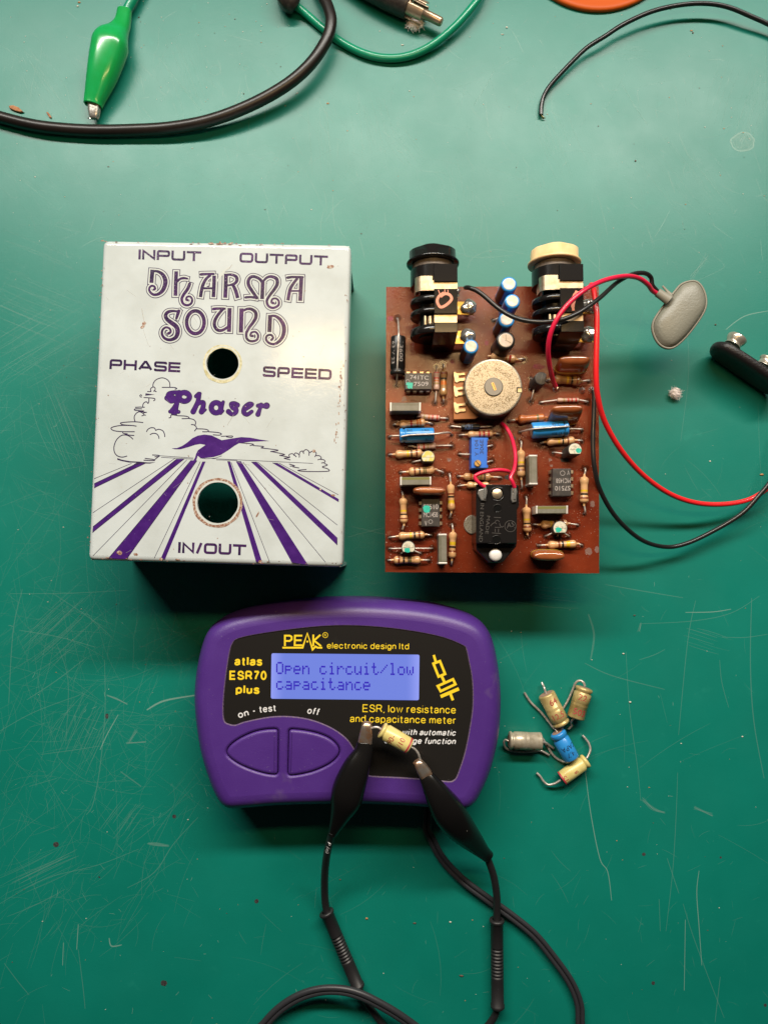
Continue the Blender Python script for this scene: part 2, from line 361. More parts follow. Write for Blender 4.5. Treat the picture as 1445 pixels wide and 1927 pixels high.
M['lip'] = mat('dusty_lip', (.13, .09, .13), .7, var=(.07, .03, .14), vscale=1800)
M['panel'] = mat('panel_black', (.012, .0105, .0095), .34, specks=[(700, .745, .77, (.20, .19, .17)), (70, .66, .85, (.035, .03, .025))], bump=.05, bscale=1500)
M['lcd'] = mat('lcd_backlight', (.05, .06, .2), .3, emit=((.125, .20, .74), .78))
M['cable_grey'] = mat('grey_black_cable', (.026, .026, .030), .42, specks=[(1200, .735, .765, (.16, .15, .15))], bump=.2, bscale=900)
M['brassy'] = mat('brassy_nickel', (.50, .37, .25), .28, .7, bump=.3, bscale=700, var=(.40, .30, .22), vscale=400)
M['speck'] = mat('flux_speck', (.50, .34, .26), .3, alpha=.7)
M['halo'] = mat('flux_halo', (.055, .014, .006), .12, alpha=.45)
M['lcd_on'] = mat('lcd_segment', (.02, .01, .2), .3, emit=((.016, .006, .36), .8))
M['boot'] = mat('black_boot', (.006, .0055, .0055), .24, spec=.35, specks=[(520, .745, .765, (.35, .33, .30))], bump=.04, bscale=500)
M['copper_jaw'] = mat('coppery_jaw', (.50, .27, .15), .28, .8, var=(.50, .45, .40), vscale=300, bump=.15, bscale=900)
M['gboot'] = mat('green_boot', (.010, .34, .085), .22, trans=.35, coat=.3, var=(.01, .30, .06), vscale=120)
M['gwire'] = mat('green_wire', (.004, .235, .125), .3, coat=.2)
M['cable'] = mat('thick_black_cable', (.010, .007, .006), .36, var=(.016, .010, .008), vscale=120)
M['snap_grey'] = mat('grey_leatherette', (.20, .195, .16), .42, bump=.8, bscale=1300, bump2=[(.5, 520)], bdist=.00013)
M['snap_rim'] = mat('grey_rim', (.22, .205, .165), .5)
M['leather_black'] = mat('black_leatherette', (.014, .011, .012), .42, bump=1.0, bscale=1300, bdist=.0002, spec=.4)
M['nickel'] = mat('nickel', (.50, .45, .38), .3, .7, bump=.1, bscale=600)
M['fluff'] = mat('white_fluff', (.86, .76, .73), .9, trans=.3, bump=.5, bscale=2500)
M['wood'] = mat('wood_chip', (.42, .20, .09), .8, var=(.25, .09, .04), vscale=1200)
M['orange'] = mat('orange_plastic', (.52, .085, .006), .5, spec=.25)
M['dust'] = mat('dust_specks', (.55, .52, .44), .8)
M['capgold'] = mat('gold_lacquer', (.47, .36, .15), .33, .25, var=(.35, .245, .085), vscale=500, vamt=(.45, .7), bump=.2, bscale=900)
M['capsilver'] = mat('tarnished_can', (.50, .44, .34), .36, .4, var=(.36, .30, .20), vscale=500, vamt=(.45, .7), bump=.3, bscale=1200)
M['capyellow'] = mat('yellow_sleeve', (.52, .44, .15), .38, var=(.46, .36, .11), vscale=300)
M['capcream'] = mat('pale_yellow_sleeve', (.63, .53, .20), .3, var=(.56, .44, .145), vscale=300)
M['capend'] = mat('rubber_bung', (.30, .18, .13), .7)
nt = M['lcd'].node_tree; tcn = nt.nodes.new('ShaderNodeTexCoord'); sx = nt.nodes.new('ShaderNodeSeparateXYZ'); nt.links.new(tcn.outputs['Generated'], sx.inputs[0])
ab = nt.nodes.new('ShaderNodeMath'); ab.operation = 'SUBTRACT'; ab.inputs[1].default_value = .5; nt.links.new(sx.outputs['X'], ab.inputs[0])
a2 = nt.nodes.new('ShaderNodeMath'); a2.operation = 'ABSOLUTE'; nt.links.new(ab.outputs[0], a2.inputs[0])
mr = nt.nodes.new('ShaderNodeMapRange'); mr.interpolation_type = 'SMOOTHSTEP'; mr.inputs['From Min'].default_value = .40; mr.inputs['From Max'].default_value = .515; nt.links.new(a2.outputs[0], mr.inputs['Value'])   # the edge-lit panel is paler beside its lamps
mxn = nt.nodes.new('ShaderNodeMix'); mxn.data_type = 'RGBA'; mxn.inputs['A'].default_value = (.14, .215, .70, 1); mxn.inputs['B'].default_value = (.30, .36, .92, 1); nt.links.new(mr.outputs[0], mxn.inputs['Factor']); nt.links.new(mxn.outputs['Result'], nt.nodes['Principled BSDF'].inputs['Emission Color'])
rnd = random.Random(7)

# ------------------------------------------------------------------ the bench
b = MB()
NX = 2
b.add([(-480, -480, 0), (480, -480, 0), (480, 520, 0), (-480, 520, 0)], [(0, 1, 2, 3)], 0, False)
ZS = .012
def scr(p, q, w, mi, bend=0.0, n=5):
    w *= .62
    a, c = at(p, 0), at(q, 0); d = c-a; nrm = Vector((-d.y, d.x, 0))
    pts = [a+d*t+nrm*(bend*4*t*(1-t)) for t in [i/n for i in range(n+1)]]
    ws = [w*(.35+.65*sin(pi*(.08+.84*i/n))) for i in range(n+1)]
    b.ribbon(pts, ws, ZS, mi)
def rscr(x0, y0, x1, y1, n, l0, l1, mi, wid=(.08, .2), ang=None):
    for _ in range(n):
        x, y = rnd.uniform(x0, x1), rnd.uniform(y0, y1)
        a = rnd.uniform(0, pi) if ang is None else rnd.gauss(ang, .35)
        l = l0*(l1/l0)**rnd.random()
        scr((x, y), (x+l*cos(a), y+l*sin(a)), rnd.uniform(*wid), mi, rnd.gauss(0, .05))
rscr(-60, -60, 1500, 2000, 420, 15, 160, 1)
rscr(0, 250, 420, 1500, 330, 20, 200, 1)
rscr(0, 1100, 380, 1750, 160, 20, 170, 1, ang=2.2)
rscr(600, 1000, 780, 1130, 30, 30, 130, 1, ang=.2)
rscr(660, 690, 735, 1050, 60, 15, 70, 2, (.06, .14), ang=.3)
rscr(0, 0, 1445, 1927, 90, 8, 60, 2, (.07, .16))
rscr(0, 450, 200, 1300, 70, 20, 160, 2)
rscr(0, 1150, 330, 1700, 60, 12, 110, 2)
rscr(0, 0, 1445, 1927, 80, 3, 14, 3, (.1, .24))
rscr(100, 1250, 400, 1900, 26, 4, 20, 3, (.1, .2))
rscr(1000, 1550, 1400, 1920, 24, 6, 45, 2, (.08, .18), ang=1.75)
rscr(480, 1560, 1000, 1900, 36, 4, 24, 2)
rscr(0, 1120, 330, 1750, 260, 12, 110, 1, (.06, .14))
rscr(0, 300, 180, 1300, 220, 12, 110, 1, (.06, .14))
rscr(0, 60, 1445, 480, 330, 10, 100, 2, (.08, .2))
rscr(0, 0, 1445, 480, 90, 8, 60, 3, (.1, .22))
rscr(0, 60, 500, 250, 60, 10, 60, 3, (.08, .2), ang=1.0)
rscr(1000, 120, 1445, 480, 50, 10, 80, 3, (.08, .2), ang=1.2)
rscr(420, 120, 1000, 450, 60, 10, 90, 3, (.08, .2), ang=1.3)
rscr(0, 100, 1445, 480, 40, 4, 14, 3, (.1, .3))
FA = frame(0, 1100, 400, 1927, 932); FB = frame(1100, 1100, 1445, 1927, 804)
def line(F, pts, w, mi):
    if w > .75:
        for _ in range(9): line(F, [(p[0]+rnd.gauss(0, w*2.2), p[1]+rnd.gauss(0, w*2.6)) for p in pts], rnd.uniform(.1, .26), rnd.choice((1, 1, mi)))
        return
    P = crom([tuple(at(F(p), 0)) for p in pts], 6); b.ribbon(P, [w*(.5+.5*sin(pi*(.1+.8*i/(len(P)-1)))) for i in range(len(P))], ZS, mi)
for pts, w, mi in (([(-20, 655), (150, 560), (350, 485)], .22, 2), ([(120, 505), (250, 420), (380, 320)], .28, 2), ([(460, 330), (462, 560), (440, 800), (410, 960), (380, 1010)], .3, 2),
    ([(520, 570), (470, 660), (440, 725)], .3, 3), ([(470, 485), (510, 500), (560, 525)], .9, 2), ([(645, 550), (720, 510), (860, 485)], .6, 3), ([(180, 745), (330, 725), (440, 708)], .22, 2),
    ([(85, 200), (260, 230), (420, 275)], .3, 2), ([(235, 40), (400, 150), (490, 230)], .25, 2), ([(870, 1020), (760, 1140), (680, 1260), (560, 1330)], .25, 2), ([(650, 1135), (690, 1140), (740, 1148)], 1.6, 2),
    ([(130, 885), (250, 850)], .25, 2), ([(0, 1400), (200, 1290), (430, 1230), (610, 1160)], .22, 2), ([(345, 1490), (338, 1600)], .35, 3), ([(280, 1570), (276, 1670)], .3, 3), ([(345, 1600), (365, 1760), (375, 1860)], .25, 1),
    ([(480, 1550), (490, 1585), (535, 1580)], .4, 3), ([(20, 1660), (80, 1740), (130, 1800)], .25, 2), ([(45, 40), (300, 38), (560, 25)], .22, 2), ([(100, 20), (60, 200), (40, 520)], .3, 1),
    ([(250, 260), (300, 420), (290, 700)], .2, 1), ([(600, 640), (570, 690)], 1.8, 1), ([(640, 690), (555, 695)], .8, 2), ([(530, 820), (620, 885)], .6, 1)):
    line(FA, pts, w, mi)
for pts, w, mi in (([(0, 800), (25, 1000), (65, 1200), (100, 1260), (117, 1385)], .28, 3), ([(90, 0), (250, 28), (430, 58)], .3, 2), ([(440, 122), (560, 120), (640, 108)], .28, 3), ([(240, 172), (470, 160), (640, 125), (765, 50)], .22, 2),
    ([(485, 70), (450, 250), (410, 660)], .25, 2), ([(406, 825), (400, 1000), (385, 1250), (355, 1520)], .22, 2), ([(730, 60), (725, 350), (740, 600), (785, 850)], .35, 1), ([(360, 1200), (390, 1290), (412, 1355)], .25, 2),
    ([(500, 1255), (490, 1350), (500, 1500), (512, 1670)], .25, 3), ([(430, 1400), (470, 1530), (540, 1720), (610, 1900)], .22, 2), ([(440, 1470), (435, 1780)], .28, 3), ([(593, 1720), (580, 1830), (570, 1920)], .25, 2),
    ([(325, 1380), (330, 1520)], .28, 2), ([(180, 295), (195, 540), (230, 800), (245, 950)], .2, 2), ([(600, 230), (700, 232), (800, 218)], .22, 2), ([(15, 130), (40, 220), (25, 330)], .7, 2), ([(0, 345), (120, 400), (350, 460)], .3, 1),
    ([(590, 330), (600, 430), (630, 540)], .22, 1), ([(238, 330), (300, 310), (350, 285)], .25, 2), ([(235, 205), (245, 172)], 1.6, 1), ([(250, 940), (300, 985), (350, 1000)], 1.8, 1), ([(480, 980), (560, 1010)], 1.4, 1)):
    line(FB, pts, w, mi)
for pts, w, mi in (([(855, 475), (900, 485), (965, 480)], .3, 2), ([(880, 505), (890, 485), (930, 470), (985, 478)], .3, 2), ([(1330, 480), (1300, 525)], 1.2, 1), ([(1340, 480), (1362, 500), (1340, 515), (1310, 528)], .25, 2),
    ([(1365, 620), (1400, 595), (1445, 585)], .3, 3), ([(300, 110), (340, 160), (380, 210)], .4, 2), ([(60, 120), (100, 170), (140, 225)], .4, 2), ([(300, 50), (298, 90)], .4, 2), ([(1170, 160), (1200, 210), (1218, 235)], .4, 2),
    ([(1290, 590), (1295, 700), (1280, 830)], .2, 1), ([(1120, 590), (1140, 640), (1180, 650)], .2, 1), ([(930, 130), (915, 160), (890, 200)], .4, 2), ([(655, 1010), (760, 985), (900, 960)], .3, 2), ([(660, 990), (740, 1010), (800, 1030)], .3, 2)):
    line(PX, pts, w, mi)
def smear(x, y, l, a, w, n, mi=1):
    for i in range(n):
        o = rnd.gauss(0, w); k = rnd.uniform(-.3, .3)
        px, py = x-sin(a)*o+cos(a)*k*l, y+cos(a)*o+sin(a)*k*l
        scr((px-cos(a)*l/2, py-sin(a)*l/2), (px+cos(a)*l/2, py+sin(a)*l/2), rnd.uniform(.1, .35), mi, rnd.gauss(0, .02))
for x, y, l, a, w, n in ((1180, 90, 70, .1, 20, 8), (1050, 250, 120, 1.2, 25, 16), (1390, 200, 120, 1.9, 30, 16), (1300, 330, 160, .9, 26, 16), (700, 240, 80, 1.3, 26, 10), (770, 270, 60, .9, 15, 10), (340, 150, 120, 1.2, 26, 14), (100, 180, 120, 1.0, 25, 14), (60, 560, 140, .4, 40, 22), (60, 650, 160, 2.6, 40, 20),
    (110, 1180, 120, 2.4, 26, 22), (150, 1380, 100, 2.0, 30, 20), (80, 1640, 120, 2.7, 24, 18), (230, 1540, 60, 2.2, 20, 12), (1000, 1120, 120, .1, 14, 8), (1330, 1210, 60, .3, 14, 8), (40, 330, 130, .7, 28, 16), (120, 800, 120, 1.2, 30, 16), (620, 270, 130, 1.5, 30, 12), (860, 380, 120, 1.4, 30, 10)):
    smear(x, y, l, a, w, n, 2 if y < 480 else 1)
# dried water mark, pits
c = at((1397, 267), 0)
for rx, ry, w, mi in ((4.3, 3.5, .5, 3), (3.6, 2.9, .5, 2)):
    b.ribbon([(c.x+rx*(1+.05*sin(3*t+rx)+.05*sin(7*t))*cos(t), c.y+ry*(1+.06*cos(2*t+rx)+.04*sin(5*t))*sin(t)) for t in [2*pi*i/40 for i in range(40)]], w, ZS, mi, True)
for rx, ry, zz, mi in ((3.9, 3.1, .0135, 1),):
    b.add([(c.x+rx*(1+.12*noise.noise((cos(t)*2, sin(t)*2, rx)))*cos(t), c.y+ry*(1+.12*noise.noise((cos(t)*2, sin(t)*2, ry)))*sin(t), zz) for t in [2*pi*i/60 for i in range(60)]], [tuple(range(60))], mi, False)
for _ in range(120):
    a_, q_ = rnd.uniform(0, 6.3), rnd.random()**.6; x_, y_ = c.x+3.4*q_*cos(a_), c.y+2.7*q_*sin(a_); l_ = rnd.uniform(.1, .5)
    b.ribbon([(x_, y_), (x_-sin(a_)*l_, y_+cos(a_)*l_)], rnd.uniform(.06, .2), .0155, rnd.choice((2, 3)))
for k, (x, y, r) in enumerate(((405, 132, 2.0), (462, 128, 1.0), (520, 300, .8))):
    c = at((x, y), 0); b.ribbon([(c.x+r*cos(t), c.y+r*sin(t)) for t in [2*pi*i/20 for i in range(20)]], .3, ZS, 1, True)
for F, x, y, r, e in ((FA, 470, 577, 9, 1.7), (FA, 765, 1017, 11, 1), (FA, 247, 1140, 16, .9), (FA, 720, 1748, 18, .9), (FB, 258, 1183, 10, .9), (FB, 299, 1748, 10, 1), (FB, 790, 1845, 9, 1), (FB, 595, 1197, 6, 1), (PX, 483, 1696, 5, 1), (FA, 437, 1283, 5, 1)):
    c = at(F((x, y)), .016); rr = .78*r/F.s*mpp(F((x, y)), 0)
    b.add([(c.x+rr*(1+.25*noise.noise((cos(t)*2+x, sin(t)*2, y)))*cos(t), c.y+rr*e*(1+.25*noise.noise((cos(t)*2, sin(t)*2+y, x)))*sin(t), .016) for t in [2*pi*i/14 for i in range(14)]], [tuple(range(14))], 4, False)
bench = b.build('bench_top', [M['bench'], M['scr_faint'], M['scr_mid'], M['scr_pale'], M['pit']])
bench['kind'] = 'structure'

# ------------------------------------------------------------------ the white pedal enclosure
ZT = 37.0
D1 = frame(265, 495, 445, 655); D2 = frame(425, 495, 605, 655); PH = frame(290, 710, 530, 810); CLD = frame(200, 700, 420, 880)
A8 = frame(160, 700, 660, 1070); C3 = frame(150, 430, 700, 780); C4 = frame(150, 750, 700, 1100); C7 = frame(190, 480, 640, 780)
crn = [at(p, ZT) for p in ((165.5, 1054), (644.5, 1067.5), (660.5, 460), (193.5, 451.5))]
enc = thing('pedal_enclosure', 'white folded metal pedal cover with purple lettering and two round holes', 'enclosure', (sum(c.x for c in crn)/4, sum(c.y for c in crn)/4, 0))
shape = rrect([(c.x, c.y) for c in crn], 1.9, 4)
h1 = at((419, 683), ZT); r1 = 30.2*mpp((419, 683), ZT); h2 = at((409.8, 946), ZT); r2 = 38.6*mpp((410, 946), ZT)
circ = lambda c, r, n=40: [(c.x+r*cos(2*pi*i/n), c.y+r*sin(2*pi*i/n)) for i in range(n)]
m = MB()
def prof(d, z): return [(x, y, z) for x, y in offs(shape, d)]
m.loft([prof(1.6, ZT), prof(1.05, ZT-.06), prof(.5, ZT-.32), prof(.15, ZT-.75), prof(0, ZT-1.4), prof(0, ZT-8)], 0, True, False, False)
m.loft([prof(0, ZT-8), prof(1.2, ZT-8), prof(1.2, ZT-1.2)], 1, False, False, False)
m.poly(offs(shape, 1.6), ZT, [circ(h1, r1+.25), circ(h2, r2+.25)], 0)
m.poly(offs(shape, 1.2), ZT-1.2, [circ(h1, r1), circ(h2, r2)], 1)
for h, r in ((h1, r1), (h2, r2)):
    m.loft([[(x, y, z) for x, y in circ(h, rr)] for rr, z in ((r+.25, ZT), (r+.05, ZT-.15), (r, ZT-.4), (r, ZT-1.2))], 0, True, False, False)
m.build('top_plate', [M['paint'], M['inside']], enc)
def wall(i, j, name):
    a, c = Vector(crn[i][:2]), Vector(crn[j][:2]); d = (c-a).normalized(); nn = Vector((-d.y, d.x))   # inwards
    q = [a+d*.6+nn*.04, c-d*.6+nn*.04, c-d*.6+nn*1.15, a+d*.6+nn*1.15]
    w = MB(); w.prism([tuple(v) for v in q], 0, ZT-1.25, 0, 0)
    # the foot of the wall turns inwards
    q2 = [a+d*3+nn*1.16, c-d*3+nn*1.16, c-d*3+nn*7, a+d*3+nn*7]; w.prism([tuple(v) for v in q2], 0.02, 1.1, 0, 1)
    return w.build(name, [M['paint'], M['inside']], enc)
wall(0, 1, 'end_wall'); wall(2, 3, 'end_wall')
ZI = ZT+.02
def sp(F, pts, z=ZI): return [at(F(p), z) for p in pts]
def wd(F, w, z=ZI):
    k = mpp((410, 760), z)/F.s
    return [x*k for x in w] if isinstance(w, (list, tuple)) else w*k
# wide sans lettering
G = dict(I=(0, [[(0, 0), (0, 1)]], 0), N=(.85, [[(0, 0), (0, 1), (.85, 0), (.85, 1)]], 0), P=(.85, [[(0, 0), (0, 1), (.85, 1), (.85, .42), (0, .42)]], .16), U=(.9, [[(0, 1), (0, 0), (.9, 0), (.9, 1)]], .2), T=(.95, [[(0, 1), (.95, 1)], [(.475, 1), (.475, 0)]], 0),
    O=(.94, [[(.4, 0), (.94, 0), (.94, 1), (0, 1), (0, 0), (.5, 0)]], .22), H=(.9, [[(0, 0), (0, 1)], [(.9, 0), (.9, 1)], [(0, .5), (.9, .5)]], 0), A=(1.0, [[(0, 0), (.44, 1), (.56, 1), (1.0, 0)], [(.17, .28), (.83, .28)]], 0),
    S=(.88, [[(.88, .80), (.88, 1), (0, 1), (0, .53), (.88, .47), (.88, 0), (0, 0), (0, .20)]], .14), E=(.8, [[(.8, 1), (0, 1), (0, 0), (.8, 0)], [(0, .5), (.76, .5)]], 0), D=(.92, [[(.3, 0), (.92, 0), (.92, 1), (0, 1), (0, 0), (.4, 0)]], .0))
G['/'] = (.35, [[(0, -.14), (.35, 1.14)]], 0)
def rounded(pts, r):
    out = [pts[0]]
    for a, b_, c in zip(pts, pts[1:], pts[2:]):
        a, b_, c = Vector(a), Vector(b_), Vector(c); q = min(r, (b_-a).length*.48, (c-b_).length*.48); p0, p1 = b_+(a-b_).normalized()*q, b_+(c-b_).normalized()*q
        out += [tuple(p0*(1-t)**2+b_*2*t*(1-t)+p1*t*t) for t in (0, .25, .5, .75, 1)]
    return out+[pts[-1]]
def wide(mb, F, word, bl, br, cap, z, sw=.235, mi=0):
    a, c = Vector(bl), Vector(br); L = (c-a).length; u = (c-a)/L; v = Vector((u.y, -u.x)); st = cap*sw; gap = cap*.13
    kx = (L-len(word)*st-(len(word)-1)*gap)/sum(G[ch][0] for ch in word); x = 0
    for ch in word:
        w0, strokes, rr = G[ch]
        for s_ in strokes:
            s2 = [(st/2+x+p[0]*kx, st/2+p[1]*(cap-st)) for p in s_]
            if ch == 'D': s2 = rounded(s2[:2]+s2[2:3]+s2[3:4], cap*.24)+s2[4:]
            elif rr: s2 = rounded(s2, cap*rr)
            q_ = [a+u*p[0]+v*p[1] for p in s2]
            mb.ribbon(sp(F, q_, z), wd(F, st, z), z, mi, False, wd(F, st*.5, z) if ch not in 'OAS/' and not (ch == 'T' and len(s_) == 2 and s_[0][0] != 0) or ch == 'T' else 0)
        x += w0*kx+st+gap
for F, word, bl, br, cap in ((C3, 'INPUT', (291, 153), (601, 163), 50), (C3, 'OUTPUT', (790, 168), (1226, 184), 50), (C3, 'PHASE', (148, 695), (498, 712), 50), (C3, 'SPEED', (905, 733), (1245, 749), 53), (C4, 'IN/OUT', (487, 763), (823, 776), 54)):
    t = MB(); wide(t, F, word, bl, br, cap, ZI); t.build('lettering', M['dark_ink'], enc)
# the ornate two-line name
def arc(cx, cy, rx, ry, n=24): return [(cx+rx*cos(2*pi*i/n), cy+ry*sin(2*pi*i/n)) for i in range(n)]
ORN = [
 (D1, [(180, 100), (172, 200), (165, 300)], [56], 0, 1), (D1, [(165, 128), (250, 125), (330, 170), (372, 250), (370, 330), (330, 420), (260, 472), (190, 475), (140, 430), (133, 380), (165, 345), (208, 355), (220, 390), (200, 402)], [30, 36, 50, 60, 60, 54, 42, 36, 32, 30, 30, 30, 30, 34], 0, 0),
 (D1, [(540, 125), (532, 300), (528, 495)], [52], 0, 1), (D1, [(550, 280), (600, 240), (655, 228), (712, 238)], [34, 34, 36, 24], 0, 0), (D1, [(742, 312), (712, 390), (652, 475), (622, 545), (645, 615), (705, 638), (762, 612), (780, 555), (750, 508), (703, 512), (690, 550), (715, 562)], [44, 46, 42, 38, 34, 34, 32, 30, 28, 28, 30, 36], 0, 0),
 (D1, [(912, 172), (980, 168), (1105, 165)], [40, 36, 34], 0, 0), (D1, [(1060, 180), (990, 240), (942, 330), (918, 430), (905, 515)], [36, 40, 46, 46, 46], 0, 1), (D1, [(1112, 190), (1108, 350), (1100, 515)], [50], 0, 1), (D1, [(940, 382), (1090, 382)], [30], 0, 0), (D1, [(1040, 300), (1035, 350), (1005, 352)], [14], 0, 0),
 (D1, [(1290, 160), (1286, 340), (1278, 525)], [54], 0, 1), (D2, [(0, 180), (80, 176), (150, 200), (172, 250), (142, 305), (70, 332), (0, 340)], [34, 36, 44, 46, 42, 32, 28], 0, 0), (D2, [(105, 325), (148, 410), (182, 530)], [40, 50, 50], 0, 1),
 (D2, [(300, 520), (380, 515), (475, 530)], [36, 34, 36], 0, 0), (D2, [(470, 525), (400, 425), (347, 335), (345, 258), (390, 208), (455, 212), (520, 248), (562, 310)], [40, 46, 48, 46, 44, 42, 42, 44], 0, 0), (D2, [(560, 280), (556, 400), (550, 545)], [52], 0, 1),
 (D2, [(568, 275), (620, 222), (690, 205), (768, 240), (778, 318), (732, 400), (664, 490), (622, 570), (642, 645), (712, 678), (792, 642), (802, 580), (762, 537), (706, 545), (692, 592), (722, 607)], [30, 36, 42, 48, 48, 44, 40, 36, 34, 34, 32, 30, 28, 28, 30, 38], 0, 0),
 (D2, [(932, 222), (1010, 212), (1165, 215)], [40, 36, 34], 0, 0), (D2, [(1085, 228), (1022, 310), (972, 400), (940, 565)], [36, 42, 46, 46], 0, 1), (D2, [(1142, 220), (1134, 390), (1125, 572)], [54], 0, 1), (D2, [(975, 422), (1112, 422)], [26], 0, 0),
 (D1, [(578, 722), (560, 780), (540, 842)], [48, 44, 34], 0, 0), (D1, [(590, 722), (540, 728), (480, 725), (412, 742), (378, 792), (402, 852), (470, 905), (540, 962), (562, 1040), (532, 1122), (452, 1160), (372, 1142), (326, 1080), (332, 1012), (382, 972), (440, 992), (455, 1040), (420, 1065)], [28, 30, 36, 46, 50, 54, 60, 62, 62, 54, 44, 38, 34, 32, 30, 30, 30, 42], 0, 0),
 (D1, arc(828, 895, 132, 172), [50], 1, 0),
 (D1, [(1098, 695), (1170, 688), (1270, 690)], [40, 36, 34], 0, 0), (D1, [(1240, 700), (1172, 780), (1122, 870), (1118, 950), (1162, 1012), (1235, 1015), (1320, 965)], [40, 42, 46, 46, 44, 40, 36], 0, 0), (D1, [(1345, 680), (1340, 860), (1335, 1040)], [56], 0, 1),
 (D2, [(240, 685), (235, 870), (230, 1050)], [58], 0, 1), (D2, [(255, 728), (320, 695), (390, 698), (450, 745), (455, 820), (412, 900), (352, 980), (312, 1065), (325, 1150), (392, 1182), (470, 1160), (490, 1095), (452, 1042), (392, 1050), (375, 1095), (410, 1102)], [30, 36, 42, 48, 48, 44, 40, 36, 34, 34, 32, 30, 28, 28, 30, 38], 0, 0),
 (D2, [(672, 785), (666, 910), (660, 1042)], [56], 0, 1), (D2, [(668, 800), (750, 802), (830, 862), (878, 960), (872, 1080), (822, 1168), (742, 1222), (662, 1212), (612, 1160), (622, 1102), (682, 1086), (716, 1126), (690, 1162)], [30, 38, 50, 56, 54, 46, 38, 34, 32, 30, 30, 30, 36], 0, 0)]
lay = [MB(), MB(), MB()]
for F, pts, w, cl, butt in ORN:
    if len(w) == 1: w = w*len(pts)
    base = [(p[0], p[1], q) for p, q in zip(pts, w)]
    cur = crom(base, 5, bool(cl)) if len(base) > 2 else [Vector(p) for p in base]
    P = [at(F((v[0], v[1])), ZI) for v in cur]
    for k, (grow, zz) in enumerate(((64, ZI), (40, ZI+.012), (0, ZI+.024))):
        lay[k].ribbon(P, [wd(F, v[2]*1.12+grow, zz) for v in cur], zz, 0, bool(cl), wd(F, grow/2, zz))
        if not cl and not butt:
            for q, v in ((P[0], cur[0]), (P[-1], cur[-1])):
                lay[k].k += 1
                if k == 2: lay[k].disc((q.x, q.y, zz+(lay[k].k % 60)*1e-4), wd(F, v[2])/2, 12)
lay[0].build('lettering_outline', M['line_ink'], enc); lay[1].build('lettering_gap', M['paint_clean'], enc); lay[2].build('lettering', M['dark_ink'], enc)
# the fat script word
BLOB = [[(200, 245, 105), (165, 225, 60), (175, 190, 60), (230, 172, 46), (330, 175, 48), (385, 190, 58)], [(150, 235, 60), (185, 265, 50)], [(285, 180, 72), (268, 240, 56), (258, 300, 56), (240, 350, 74), (230, 380, 96)], [(185, 388, 42), (280, 392, 42)],
 [(478, 215, 44), (510, 190, 52), (520, 185, 40)], [(512, 195, 50), (500, 270, 50), (470, 340, 54), (445, 390, 60)], [(485, 315, 36), (530, 285, 46), (560, 290, 52), (556, 340, 54), (540, 390, 62)], [(545, 395, 44), (585, 368, 26)],
 [(785, 280, 36), (765, 335, 52), (752, 390, 62)], [(755, 405, 40), (785, 380, 26)],
 [(945, 315, 58), (915, 292, 40), (878, 302, 50), (892, 342, 54), (930, 365, 54), (925, 400, 50), (885, 420, 44), (845, 388, 58)],
 [(1022, 372, 40), (1085, 335, 36), (1112, 305, 40), (1075, 298, 40), (1030, 340, 50), (1018, 395, 54), (1055, 422, 46), (1108, 388, 40)],
 [(1178, 322, 44), (1218, 312, 46)], [(1215, 310, 46), (1200, 360, 40), (1178, 420, 56)], [(1215, 330, 30), (1275, 322, 74)]]
RINGS = [arc(345, 222, 58, 50, 20), arc(705, 345, 55, 58, 20)]
for k, (grow, zz, mm, nm) in enumerate(((5, ZI, 'line_ink', 'lettering_outline'), (-7, ZI+.012, 'purple_ink', 'lettering'))):
    t = MB()
    for st in BLOB:
        cur = crom(st, 5); P = [at(PH((v[0], v[1])), zz) for v in cur]
        t.ribbon(P, [wd(PH, v[2]+grow, zz) for v in cur], zz, 0)
        for q, v in ((P[0], cur[0]), (P[-1], cur[-1])):
            t.k += 1; t.disc((q.x, q.y, zz+(t.k % 60)*1e-4), wd(PH, v[2]+grow)/2, 14)
    for rg in RINGS: t.ribbon(sp(PH, rg, zz), wd(PH, 58+grow, zz), zz, 0, True)
    t.build(nm, M[mm], enc)
# bird, clouds, road
t = MB()
bird = [(472, 415), (500, 414), (530, 402), (555, 385), (585, 360), (615, 346), (650, 340), (690, 345), (725, 362), (745, 371), (790, 363), (850, 354), (900, 357), (950, 367), (1003, 375), (950, 377), (900, 379), (870, 383), (840, 386), (815, 400), (780, 425), (740, 450), (700, 462), (650, 468), (627, 466), (614, 455), (606, 480), (593, 502), (586, 490), (600, 465), (605, 445), (616, 425), (640, 408), (657, 396), (628, 391), (600, 396), (560, 409), (520, 420), (490, 420)]
t.poly(sp(A8, bird, ZI+.026), ZI+.026, (), 0); t.build('bird_print', M['purple_ink'], enc)
t = MB()
ROAD = [[(52, 607), (285, 497), (335, 494), (52, 630)], [(45, 842), (500, 473), (540, 473), (42, 873)], [(130, 1013), (578, 480), (610, 482), (228, 1017)], [(412, 1017), (640, 487), (657, 487), (437, 1018)], [(775, 487), (790, 487), (968, 1046), (930, 1030)], [(822, 487), (850, 487), (1214, 1050), (1125, 1036)], [(905, 490), (935, 490), (1371, 900), (1371, 942)], [(1020, 495), (1050, 497), (1378, 690), (1378, 707)]]
for q in ROAD: t.poly(sp(A8, q), ZI, (), 0)
t.build('road_print', M['purple_ink'], enc)
t = MB()
for q in [[(52, 580), (255, 497)], [(45, 765), (490, 470)], [(45, 1000), (555, 478)], [(378, 1013), (628, 488)], [(795, 490), (1005, 1035)], [(860, 490), (1308, 1035)], [(940, 490), (1373, 833)], [(1055, 495), (1378, 668)], [(405, 455), (590, 468)], [(415, 464), (590, 474)], [(690, 471), (1240, 497)], [(715, 478), (830, 481)],
          [(628, 468), (660, 472), (710, 468), (745, 456)]]:
    t.ribbon(sp(A8, q, ZI+.006), wd(A8, 2.6), ZI+.006)
